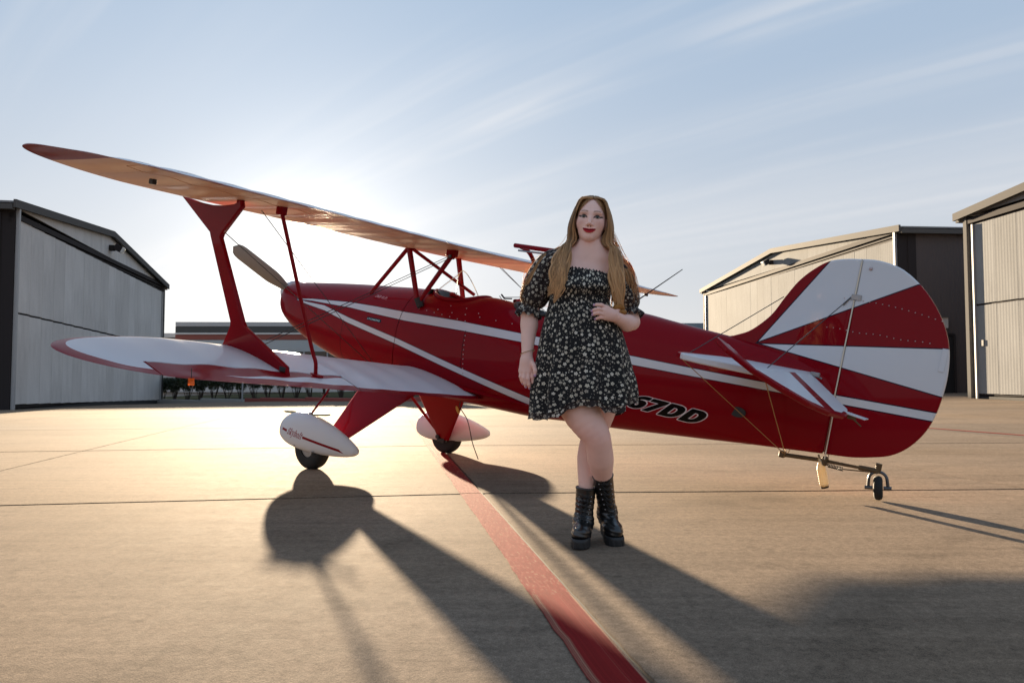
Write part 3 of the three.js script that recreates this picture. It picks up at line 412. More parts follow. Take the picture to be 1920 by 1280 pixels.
// rows of fasteners along the fuselage
{
  const s = []; const dot = (x, y) => { const z = hullZ(x, y); s.push(new THREE.SphereGeometry(0.0055, 6, 4).translate(x, y, z)); };
  for (let k = 0; k < 9; k++) dot(1.01 + 0.005 * k, 1.34 - 0.038 * k);
  [[0.72, 1.55], [0.9, 1.555], [1.05, 1.535], [0.62, 1.5], [0.78, 1.497], [0.93, 1.505], [1.08, 1.508], [1.24, 1.507], [1.4, 1.508], [1.55, 1.51], [1.72, 1.52]].forEach((q) => dot(...q));
  for (let k = 0; k < 7; k++) dot(0.42 + 0.09 * k, 1.478 - 0.004 * k);
  part('fastener', merged(s), P.rivet, fuselage).userData.kind = 'stuff';
  part('handle_hole_disc', new THREE.CylinderGeometry(0.035, 0.035, 0.012, 20).rotateX(Math.PI / 2).scale(1.6, 1, 1).translate(3.25, 1.226, hullZ(3.25, 1.226) - 0.001), P.dark, fuselage);  // dark oval disc drawn in for the shaded handle hole in the side
}
// propeller: two broad blades and a small spinner
{
  const hub = part('spinner', new THREE.LatheGeometry([[0, -0.19], [0.05, -0.17], [0.1, -0.1], [0.13, -0.02], [0.135, 0.03], [0.0, 0.03]].map((q) => new THREE.Vector2(...q)), 28).rotateZ(-Math.PI / 2).translate(-1.65, 1.345, 0), P.white, plane);
  const dir = V(0, 0.4, 0.84).normalize(), side = V(0, dir.z, -dir.y);
  for (const s of [1, -1]) part('propeller_blade', grid(18, 22, (i, j) => {
    const t = j / 22, a = i / 18 * 2 * Math.PI, r = lerp(0.06, 0.875, t), wd = (0.04 + 0.038 * sstep(0, 0.35, t) - 0.012 * t) * Math.sqrt(Math.max(0, 1 - Math.pow(Math.max(0, (t - 0.84) / 0.16), 2.4))) + 0.001, th = lerp(0.026, 0.006, t), tw = lerp(0.8, 0.22, t);
    const u = wd * Math.cos(a), v = th * Math.sin(a), p = V(-1.665, 1.345, 0).addScaledVector(dir, s * r); p.addScaledVector(side, s * (u * Math.cos(tw) - v * Math.sin(tw))); p.x += u * Math.sin(tw) + v * Math.cos(tw); return [p.x, p.y, p.z];
  }, true), mat([0.3, 0.3, 0.27], 0.4), plane);
}
// wings
const naca = (f) => { const t = 0.115, th = 5 * t * (0.2969 * Math.sqrt(f) - 0.126 * f - 0.3516 * f * f + 0.2843 * f ** 3 - 0.1036 * f ** 4), m = 0.022, p = 0.4, c = f < p ? m / p / p * (2 * p * f - f * f) : m / (1 - p) ** 2 * (1 - 2 * p + 2 * p * f - f * f); return [c + th, c - th]; };
function wingPiece(w, z0, z1, nz, f0, f1, capA, capB) {              // returns [upper, lower] geometries for a stretch of wing (z signed)
  const n = 26, F = (k) => { const c = (1 - Math.cos(Math.PI * k / n)) / 2; return lerp(f0, f1, f0 === 0 ? c : k / n); };
  const edge = (z) => { const a = Math.abs(z), s1 = clamp((a - w.le0) / (w.zt - w.le0)), s2 = clamp((a - w.te0) / (w.zt - w.te0)); return [w.LE + w.sweep * a + w.a1 * (1 - Math.sqrt(Math.max(0, 1 - s1 * s1))), w.LE + w.sweep * a + w.chord - w.a2 * (1 - Math.sqrt(Math.max(0, 1 - s2 * s2)))]; };
  const pt = (z, f, up, drop) => { const [l, t] = edge(z), c = t - l, q = naca(f), a = Math.abs(z), thin = 1 - 0.5 * sstep(w.te0 - 0.3, w.zt, a), rib = Math.sin(Math.PI * (a - 0.42) / w.rib), sag = w.sag * rib * rib * sstep(0.1, 0.3, f) * sstep(1, 0.85, f) * sstep(w.zt, w.zt - 0.25, a); const y = w.y + w.dih * Math.max(0, a - 0.42) + (up ? q[0] * c * thin - sag : q[1] * c * thin + sag) - (w.le * (1 - f) + w.te * f) * c / w.chord - (w.le + w.te) * 0.5 * (1 - c / w.chord); return [l + c * f, y, z]; };
  const zz = (j) => { const t = j / nz; return capB === 'tip' ? lerp(z0, z1, Math.sin(t * Math.PI / 2) * 0.35 + t * 0.65) : lerp(z0, z1, t); };
  const up = grid(n, nz, (i, j) => pt(zz(j), F(i), true)), lo = grid(n, nz, (i, j) => pt(zz(j), F(i), false));
  const ends = []; if (f0 > 0) ends.push(grid(2, nz, (i, j) => { const a = pt(zz(j), f0, true), b = pt(zz(j), f0, false); return a.map((v, q) => lerp(v, b[q], i / 2)); })); if (f1 < 1) ends.push(grid(2, nz, (i, j) => { const a = pt(zz(j), f1, true), b = pt(zz(j), f1, false); return a.map((v, q) => lerp(v, b[q], i / 2)); }));
  for (const z of [capA && z0, capB && capB !== 'tip' && z1]) if (z || z === 0) ends.push(grid(n, 1, (i, j) => pt(z, F(i), j === 0)));
  return { up: [up], lo: [lo, ...ends], pt };
}
function wingMesh(name, pieces, mats, parent) { const uv = (x, y, z) => [Math.abs(z) / 3.8, (x + 0.1) / 1.6]; const a = merged(pieces.flatMap((p) => p.up)), b = merged(pieces.flatMap((p) => p.lo)); planarUV(a, uv); planarUV(b, uv); return part(name, mergeGeometries([a, b], true), mats, parent); }
const wingTex = (draw) => mat([1, 1, 1], 0.4, { clearcoat: 0.25, clearcoatRoughness: 0.14, specularIntensity: 0.06, map: canvasTex(2048, 1024, (c, w, h) => { const X = (z) => z / 3.8 * w, Y = (x) => h - (x + 0.1) / 1.6 * h; c.fillStyle = cWhite; c.fillRect(0, 0, w, h); draw(c, X, Y, (pts, col) => { c.fillStyle = col; c.beginPath(); pts.forEach(([z, x], i) => (i ? c.lineTo(X(z), Y(x)) : c.moveTo(X(z), Y(x)))); c.closePath(); c.fill(); }); }) });
const UP = { LE: 0.0, sweep: 0.05, chord: 0.98, y: 2.035, dih: 0.008, zt: 3.64, le0: 2.7, te0: 3.15, a1: 0.64, a2: 0.34, rib: 0.3, sag: 0.011, le: 0.03, te: 0.0 };
const LO = { LE: 0.29, sweep: 0.054, chord: 0.93, y: 0.925, dih: 0.062, zt: 3.475, le0: 2.45, te0: 2.9, a1: 0.52, a2: 0.41, rib: 0.33, sag: 0.007, le: 0.0, te: 0.06 };
const tipEdge = (w, inset) => { const p = []; for (let k = 0; k <= 40; k++) { const a = k / 40 * Math.PI; const zc = w.te0 - 0.25, rz = w.zt - inset - zc, xm = w.LE + w.sweep * w.zt + w.chord * 0.53, rx = (w.chord / 2) - inset; p.push([zc + rz * Math.sin(a), xm - rx * Math.cos(a)]); } return p; };
const upTop = wingTex((c, X, Y, poly) => { poly([[0, 1.02], [3.8, 1.2], [3.8, 1.08], [0, 0.93]], cRed); poly([[3.0, -0.1], [3.8, -0.1], [3.8, 1.5], [3.0, 1.5]], cRed); poly([[2.9, -0.1], ...tipEdge(UP, 0.11), [2.9, 1.09]], cWhite); poly([[0, -0.1], [3.2, -0.1], [3.2, 0.2], [0, 0.05]], cRed); });
const upBot = wingTex((c, X, Y, poly) => { c.fillStyle = css([0.79, 0.47, 0.28]); c.fillRect(0, 0, 2048, 1024); poly([[0, 1.02], [3.8, 1.2], [3.8, 1.135], [0, 0.955]], cRed); poly([[3.38, -0.1], [3.8, -0.1], [3.8, 1.5], [3.38, 1.5]], cRed); poly([[0, -0.1], [3.2, -0.1], [3.2, 0.2], [0, 0.035]], cRed); c.strokeStyle = 'rgba(70,35,25,.55)'; c.lineWidth = 4; c.setLineDash([3, 5]); for (let z = 0.42; z < 3.4; z += 0.3) { c.beginPath(); c.moveTo(X(z), Y(0.1)); c.lineTo(X(z), Y(1.15)); c.stroke(); } });  // white underside coloured amber: warm bounce from the ground put into the paint
const loTop = wingTex((c, X, Y, poly) => {
  poly([[2.7, -0.1], [3.8, -0.1], [3.8, 1.5], [2.7, 1.5]], cRed); poly([[2.6, -0.1], [2.6, 1.32], ...tipEdge(LO, 0.075).reverse()], cWhite);
  poly([[0, 1.6], [3.8, 1.6], [3.8, 1.34], [3.1, 1.33], [0, 1.165]], cRed);
  poly([[1.7, 1.085], [3.12, 1.17], [3.12, 1.6], [1.7, 1.6]], cRed); poly([[1.7, 1.115], [1.7, 1.235], [2.72, 1.285]], cWhite);
  poly([[0.2, 0.26], [0.2, 0.34], [3.2, 0.5], [3.2, 0.42]], cWhite);
});
const loBot = wingTex((c, X, Y, poly) => { poly([[0, 1.6], [3.8, 1.6], [3.8, 1.34], [0, 1.165]], cRed); poly([[3.1, -0.1], [3.8, -0.1], [3.8, 1.5], [3.1, 1.5]], cRed); });
{
  const pcs = []; for (const s of [1, -1]) { pcs.push(wingPiece(UP, 0, s * 1.75, 36, 0, 1, false, false), wingPiece(UP, s * 1.75, s * 3.22, 36, 0, 0.735, false, false), wingPiece(UP, s * 3.22, s * 3.64, 24, 0, 1, true, 'tip')); }
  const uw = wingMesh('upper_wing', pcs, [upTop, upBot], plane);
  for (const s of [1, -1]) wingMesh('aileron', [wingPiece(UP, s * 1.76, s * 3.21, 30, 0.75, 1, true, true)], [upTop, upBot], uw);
  for (const s of [1, -1]) { part('aileron_bracket', box(0.045, 0.03, 0.025, 0.86, 2.0, s * 3.04, 0.006), P.dark, uw); }
  for (const s of [1, -1]) {
    const lw = wingMesh('lower_wing', [wingPiece(LO, s * 0.28, s * 1.69, 30, 0, 1, false, false), wingPiece(LO, s * 1.69, s * 3.12, 32, 0, 0.745, false, false), wingPiece(LO, s * 3.12, s * 3.475, 24, 0, 1, true, 'tip')], [loTop, loBot], plane);
    wingMesh('aileron', [wingPiece(LO, s * 1.7, s * 3.11, 30, 0.757, 1, true, true)], [loTop, loBot], lw);
    // fairing that carries the wing root into the fuselage behind the trailing edge
    part('root_fairing', grid(14, 20, (i, j) => { const t = j / 20, x = lerp(0.5, 1.75, t), a = i / 14, zh = hullZ(x, 0.9), out = 0.11 * Math.pow(1 - t, 1.4) * (x < 1.25 ? 1 : 1); const z0 = zh - 0.012, z1 = Math.max(zh, 0.31) + out; const yv = lerp(0.985 - 0.03 * t, 0.885 + 0.03 * t, a); return [x, yv - (1 - a) * a * 0.06, s * (lerp(z0, z1, a * a * (3 - 2 * a)))]; }), P.red, lw);
  }
}
// interplane struts, one broad I shaped strut each side
{
  const key = [[0.035, 2.0], [0.12, 1.985], [0.25, 1.968], [0.38, 1.962], [0.5, 1.968], [0.62, 1.985], [0.685, 2.012], [0.69, 1.985], [0.475, 1.80], [0.46, 1.77], [0.705, 1.265], [0.73, 1.235], [1.15, 1.062], [1.165, 1.01], [1.11, 0.99], [0.8, 1.05], [0.62, 1.078], [0.5, 1.08], [0.49, 1.065], [0.515, 1.06], [0.585, 1.22], [0.588, 1.25], [0.365, 1.77], [0.355, 1.80]];
  for (const s of [1, -1]) {
    const sh = new THREE.Shape(); key.forEach(([x, y], i) => (i ? sh.lineTo(x, y) : sh.moveTo(x, y)));
    const g = new THREE.ExtrudeGeometry(sh, { depth: 0.014, bevelEnabled: true, bevelThickness: 0.01, bevelSize: 0.008, bevelSegments: 2, steps: 1 }), p = g.attributes.position;
    for (let k = 0; k < p.count; k++) p.setZ(k, s * (lerp(2.2, 2.36, (p.getY(k) - 1.05) / 0.95) + p.getZ(k) - 0.007)); g.computeVertexNormals();
    const st = part('interplane_strut', g, P.red, plane);
    part('strut_fitting', merged([box(0.05, 0.045, 0.03, 0.665, 2.005, s * 2.36, 0.008)]), P.red, st); part('strut_fitting', box(0.06, 0.04, 0.04, 1.13, 1.045, s * 2.2, 0.01), P.dark, st);
  }
  for (const s of [1, -1]) {                                           // rods that couple the ailerons
    const sl = part('aileron_rod', curveTube([[0.84, 2.0, s * 2.18], [1.07, 1.14, s * 1.945], [1.095, 1.09, s * 1.935], [1.11, 1.0, s * 1.93]], 0.0125, 40, 8), P.red, plane);
    part('rod_end', merged([box(0.1, 0.02, 0.05, 1.11, 1.005, s * 1.93, 0.006), box(0.06, 0.07, 0.05, 0.84, 2.01, s * 2.18, 0.01)]), P.red, sl);
  }
}
// cabane struts
for (const s of [1, -1]) {
  const B = [0.405, 1.53, s * 0.32], Bf = [0.385, 1.545, s * 0.32], F = [0.205, 1.985, s * 0.34], R = [0.705, 1.967, s * 0.34], C = [-0.205, 1.52, s * 0.31];
  part('cabane_strut', rod(F, Bf, 0.03, 0.026, 12, 0.55), P.red, plane); if (s > 0) part('cabane_strut', rod(R, B, 0.024, 0.022, 12, 0.6), P.red, plane); if (s > 0) part('cabane_strut', rod(F, C, 0.02, 0.02, 12, 0.7), P.red, plane);
  if (s > 0) part('cabane_strut', rod([0.215, 1.98, 0.32], [0.5, 1.67, -0.3], 0.016, 0.016, 10), P.red, plane);
  const ft = part('cabane_fitting', box(0.11, 0.035, 0.06, F[0], F[1] + 0.012, F[2], 0.01), P.red, plane); if (s > 0) part('cabane_fitting', merged([box(0.1, 0.06, 0.05, R[0], R[1] + 0.02, R[2], 0.01), rod([R[0] + 0.02, R[1] - 0.01, R[2]], [R[0] + 0.02, R[1] - 0.01, R[2] + s * 0.035], 0.022, 0.022, 14)]), P.red, plane);
  if (s > 0) part('bolt_head', rod([R[0] + 0.02, R[1] - 0.01, R[2] + s * 0.036], [R[0] + 0.02, R[1] - 0.01, R[2] + s * 0.05], 0.014, 0.014, 10), P.chrome, ft);
  part('strut_boot', rod([0.43, 1.49, s * 0.31], [0.39, 1.56, s * 0.315], 0.03, 0.04, 10), P.dark, ft);
}
// flying, landing and tail wires
const wire = (a, b, m = P.wire, r = 0.003) => part('wire', rod(a, b, r, r, 6), m, plane);
for (const s of [1, -1]) {
  wire([0.69, 1.955, s * 0.36], [0.86, 1.18, s * 2.16]); wire([0.72, 1.95, s * 0.36], [0.84, 1.145, s * 2.16]);
  wire([0.42, 1.84, s * 2.33], [-0.02, 0.91, s * 0.36]); wire([0.72, 1.985, s * 2.24], [0.03, 0.92, s * 0.36]);
  wire([3.06, 1.54, s * 0.78], [3.37, 2.04, s * 0.02]); wire([3.585, 1.565, s * 0.82], [3.79, 2.1, s * 0.02]);
  wire([3.065, 1.53, s * 0.78], [3.57, 1.02, s * 0.03], P.brass); wire([3.585, 1.54, s * 0.82], [3.58, 1.02, s * 0.03], P.brass);
  for (const g of [merged([rod([3.75, 2.04, s * 0.03], [3.79, 2.1, s * 0.022], 0.007, 0.007, 8), box(0.06, 0.035, 0.006, 3.82, 2.1, s * 0.03, 0.002)]), new THREE.SphereGeometry(0.012, 8, 6).translate(3.06, 1.54, s * 0.78), box(0.06, 0.012, 0.02, 3.59, 1.572, s * 0.82, 0.004)]) part('wire_fitting', g, P.steel, plane);
}
wire([1.1, 1.7, 0.05], [1.6, 1.78, 0.0]); wire([1.05, 1.705, 0.05], [1.08, 1.68, 0.05]);
part('antenna', rod([2.2, 1.772, 0], [2.609, 2.132, 0], 0.006, 0.003, 6), P.dark, plane);
part('turnbuckle', merged([rod([1.03, 1.72, 0.0], [1.07, 1.69, 0.0], 0.007, 0.007, 6), rod([1.07, 1.69, 0.0], [1.16, 1.7, 0.02], 0.006, 0.006, 6)]), P.dark, plane);

// fin and rudder
const FIN = [[3.02, 1.70], [3.108, 1.738], [3.177, 1.773], [3.241, 1.828], [3.315, 1.917], [3.38, 2.044], [3.446, 2.158], [3.517, 2.238], [3.606, 2.306], [3.70, 2.334], [3.809, 2.346]], RUD = [[3.812, 2.347], [3.906, 2.348], [4.035, 2.317], [4.155, 2.236], [4.246, 2.141], [4.325, 2.023], [4.376, 1.902], [4.401, 1.761], [4.403, 1.615], [4.381, 1.447], [4.339, 1.332], [4.269, 1.231], [4.191, 1.169], [4.105, 1.136], [3.985, 1.103], [3.814, 1.08]];
{
  const tailPaint = (c) => c;
  const paint = canvasTex(1024, 1024, (c, w, h) => {
    const X = (x) => (x - 2.95) / 1.5 * w, Y = (y) => (2.4 - y) / 1.4 * h; c.fillStyle = cRed; c.fillRect(0, 0, w, h);
    const poly = (pts) => { const path = () => { c.beginPath(); pts.forEach(([x, y], i) => (i ? c.lineTo(X(x), Y(y)) : c.moveTo(X(x), Y(y)))); c.closePath(); }; path(); c.strokeStyle = cLine; c.lineWidth = 9; c.stroke(); path(); c.fillStyle = cWhite; c.fill(); };
    poly([[3.262, 1.716], [3.635, 2.33], [3.66, 2.6], [4.3, 2.6], [4.165, 2.238]]); poly([[3.285, 1.703], [4.6, 1.903], [4.6, 1.565]]); poly([[2.9, 1.458], [3.3, 1.458], [3.831, 1.466], [4.5, 1.486], [4.5, 1.436], [3.817, 1.417], [3.3, 1.41], [2.9, 1.405]]);
  });
  const pm = mat([1, 1, 1], 0.35, { ...gloss, map: paint }), uv = (x, y) => [(x - 2.95) / 1.5, (y - 1.0) / 1.4];
  const plate = (outline, hw) => { const sh = new THREE.Shape(); const pts = new THREE.CatmullRomCurve3(outline.map(([x, y]) => V(x, y, 0)), false, 'centripetal').getPoints(90); return [sh, pts, hw]; };
  const solid = (edgePts, closing, t) => { const sh = new THREE.Shape(); edgePts.forEach((p, i) => (i ? sh.lineTo(p.x, p.y) : sh.moveTo(p.x, p.y))); closing.forEach(([x, y]) => sh.lineTo(x, y)); const g = new THREE.ExtrudeGeometry(sh, { depth: t, bevelEnabled: true, bevelThickness: 0.012, bevelSize: 0.012, bevelOffset: -0.012, bevelSegments: 3, curveSegments: 4 }); g.translate(0, 0, -t / 2); return planarUV(g, uv); };
  const crv = (o) => new THREE.CatmullRomCurve3(o.map(([x, y]) => V(x, y, 0)), false, 'centripetal').getPoints(90);
  const fin = part('fin', solid(crv(FIN), [[3.809, 1.09], [3.5, 1.2], [3.02, 1.5]], 0.03), pm, plane);
  const rud = part('rudder', solid(crv(RUD), [], 0.026), pm, plane);
  part('hinge_strip', merged([1, -1].map((s) => box(0.008, 0.93, 0.006, 3.81, 1.87, s * 0.026, 0.002))), P.cream, fin);
  part('trim_plate', new RoundedBoxGeometry(0.032, 0.14, 0.004, 2, 0.0015).translate(4.368, 1.80, 0.0275), P.white, rud);
  const s = []; for (let k = 0; k < 16; k++) { s.push(new THREE.SphereGeometry(0.0042, 6, 4).translate(3.75 + 0.038 * k, 2.085 - 0.004 * k + 0.02 * Math.sin(k * 0.2), 0.026)); s.push(new THREE.SphereGeometry(0.0042, 6, 4).translate(3.68 + 0.04 * k, 1.885 - 0.0 * k + 0.004 * Math.sin(k), 0.026)); } s.push(new THREE.SphereGeometry(0.012, 8, 6).translate(3.87, 2.29, 0.026));
  part('fastener', merged(s), P.rivet, rud).userData.kind = 'stuff';
}
// tailplane: thin stabilizers and drooping horn balanced elevators
for (const s of [1, -1]) {
  const sp = canvasTex(512, 512, (c, w, h) => { const X = (x) => (x - 3.0) / 1.1 * w, Y = (z) => (1.4 - z) / 1.4 * h; c.fillStyle = cWhite; c.fillRect(0, 0, w, h); c.fillStyle = cRed; c.fillRect(0, 0, X(3.17), h); c.fillRect(0, 0, w, Y(1.21)); });
  const sm = mat([1, 1, 1], 0.35, { ...gloss, map: sp });
  const out = [[3.25, 0.02], [3.10, 0.7], [3.085, 0.85], [3.12, 1.0], [3.21, 1.12], [3.33, 1.18], [3.44, 1.19], [3.50, 1.19], [3.64, 1.19], [3.65, 0.02]];
  const flat = (pts, t) => { const sh = new THREE.Shape(); pts.forEach(([x, z], i) => (i ? sh.lineTo(x, z) : sh.moveTo(x, z))); const g = new THREE.ExtrudeGeometry(sh, { depth: t, bevelEnabled: true, bevelThickness: 0.009, bevelSize: 0.011, bevelOffset: -0.011, bevelSegments: 3 }); g.translate(0, 0, -t / 2); return g; };
  const lay = (g) => { const p = g.attributes.position; for (let k = 0; k < p.count; k++) { const x = p.getX(k), z = p.getY(k), y = p.getZ(k); p.setXYZ(k, x, y, s * z); } g.computeVertexNormals(); return g; };
  const st = flat(out, 0.02); planarUV(st, (x, z) => [(x - 3.0) / 1.1, z / 1.4]); lay(st); st.translate(0, 1.562, 0); part('stabilizer', st, sm, plane);
  // elevator outline about its own hinge line (x = 0)
  const el = [[-0.0, 0.13], [-0.0, 1.205], [-0.20, 1.205], [-0.262, 1.235], [-0.255, 1.275], [-0.16, 1.30], [0.0, 1.25], [0.14, 1.12], [0.27, 0.93], [0.345, 0.72], [0.385, 0.5], [0.375, 0.40], [0.335, 0.26]];
  const ep = canvasTex(512, 512, (c, w, h) => { const X = (x) => (x + 0.3) / 0.75 * w, Y = (z) => (1.4 - z) / 1.4 * h; c.fillStyle = cRed; c.fillRect(0, 0, w, h); c.fillStyle = cWhite; c.beginPath(); [[-0.22, 1.225], [-0.0, 1.205], [0.11, 1.08], [0.24, 0.9], [0.305, 0.74], [0.0, 0.62], [-0.02, 0.9]].forEach(([x, z], i) => (i ? c.lineTo(X(x), Y(z)) : c.moveTo(X(x), Y(z)))); c.fill(); c.beginPath(); [[0.0, 0.05], [0.0, 0.5], [0.335, 0.6], [0.355, 0.5], [0.345, 0.41], [0.45, 0.2], [0.4, 0.05]].forEach(([x, z], i) => (i ? c.lineTo(X(x), Y(z)) : c.moveTo(X(x), Y(z)))); c.strokeStyle = cLine; c.lineWidth = 3; c.closePath(); c.stroke(); c.fill(); });
  const em = mat([1, 1, 1], 0.3, { ...gloss, map: ep }), eg = flat(el, 0.012); planarUV(eg, (x, z) => [(x + 0.3) / 0.75, z / 1.4]); lay(eg); eg.rotateZ(-0.53); eg.translate(3.655, 1.566, 0);
  const ev = part('elevator', eg, em, plane);
  const tb = new RoundedBoxGeometry(0.13, 0.008, 0.1, 2, 0.003); tb.rotateZ(-0.12); tb.translate(3.655 + 0.345 * Math.cos(0.53) + 0.06, 1.566 - 0.345 * Math.sin(0.53) - 0.004, s * 0.33); part('trim_tab', tb, P.white, ev);
  part('tab_horn', merged([box(0.05, 0.025, 0.01, 4.0, 1.375, s * 0.36, 0.004), rod([4.0, 1.375, s * 0.36], [4.06, 1.335, s * 0.36], 0.006, 0.004, 6)]), P.bronze, ev);
  part('hinge_bracket', merged([box(0.06, 0.03, 0.02, 3.7, 1.575, s * 0.16, 0.006), rod([3.68, 1.575, s * 0.14], [3.74, 1.555, s * 0.14], 0.007, 0.007, 6)]), P.steel, ev);
  part('control_cable', rod([3.83, 1.34, s * 0.06], [3.83, 1.05, s * 0.045], 0.004, 0.004, 6), P.cream, plane);
}
// tail wheel on its spring
{
  const sp = part('tail_spring', merged([rod([3.55, 1.005, 0], [3.8, 1.035, 0], 0.014, 0.014, 12), rod([3.8, 1.035, 0], [4.08, 1.052, 0], 0.012, 0.009, 12), rod([4.03, 1.05, 0], [4.14, 1.055, 0], 0.016, 0.018, 12)]), P.bronze, plane);
  part('spring_clamp', merged([box(0.04, 0.045, 0.04, 3.555, 1.008, 0, 0.01), box(0.035, 0.06, 0.05, 3.825, 1.035, 0, 0.01), rod([4.14, 1.105, 0], [4.14, 1.045, 0], 0.018, 0.018, 14)]), P.bronze, sp);
  const coil = []; for (let k = 0; k <= 90; k++) { const t = k / 90; coil.push([lerp(3.86, 3.95, t), 1.02 + 0.011 * Math.cos(t * 60), 0.05 + 0.011 * Math.sin(t * 60)]); }
  part('steering_spring', curveTube(coil, 0.003, 200, 5), P.dark, sp); for (const [a, b] of [[[3.95, 1.02, 0.05], [4.1, 1.045, 0.05]], [[3.83, 1.03, 0.045], [3.86, 1.02, 0.05]]]) part('steering_chain', rod(a, b, 0.004, 0.004, 6), P.bronze, sp);
  // fork and wheel, turned to point at the viewer
  const fk = new THREE.Group(); fk.name = 'tail_wheel'; plane.add(fk); fk.position.set(4.14, 1.053, 0); fk.rotation.set(0, 1.72, 0.2072, 'ZYX');
  const arm = []; for (let k = 0; k <= 12; k++) { const a = lerp(-1.57, 1.57, k / 12); arm.push([0.0, -0.052 + 0.052 * Math.cos(a) * 1.0 - 0.0, 0.052 * Math.sin(a)]); }
  part('fork', merged([curveTube([[0.005, -0.098, -0.056], ...arm, [0.005, -0.098, 0.056]], 0.0095, 40, 8), rod([0, 0.03, 0], [0, -0.01, 0], 0.014, 0.016, 12), rod([0.005, -0.1, -0.076], [0.005, -0.1, -0.03], 0.012, 0.013, 10), rod([0.005, -0.1, 0.03], [0.005, -0.1, 0.076], 0.013, 0.012, 10)]), P.chrome, fk);
  part('tyre', new THREE.LatheGeometry([[0.02, -0.024], [0.055, -0.026], [0.068, -0.021], [0.074, -0.01], [0.075, 0], [0.074, 0.01], [0.068, 0.021], [0.055, 0.026], [0.02, 0.024]].map((q) => new THREE.Vector2(...q)), 32).rotateX(Math.PI / 2).translate(0.005, -0.1, 0), P.tyre, fk);
}
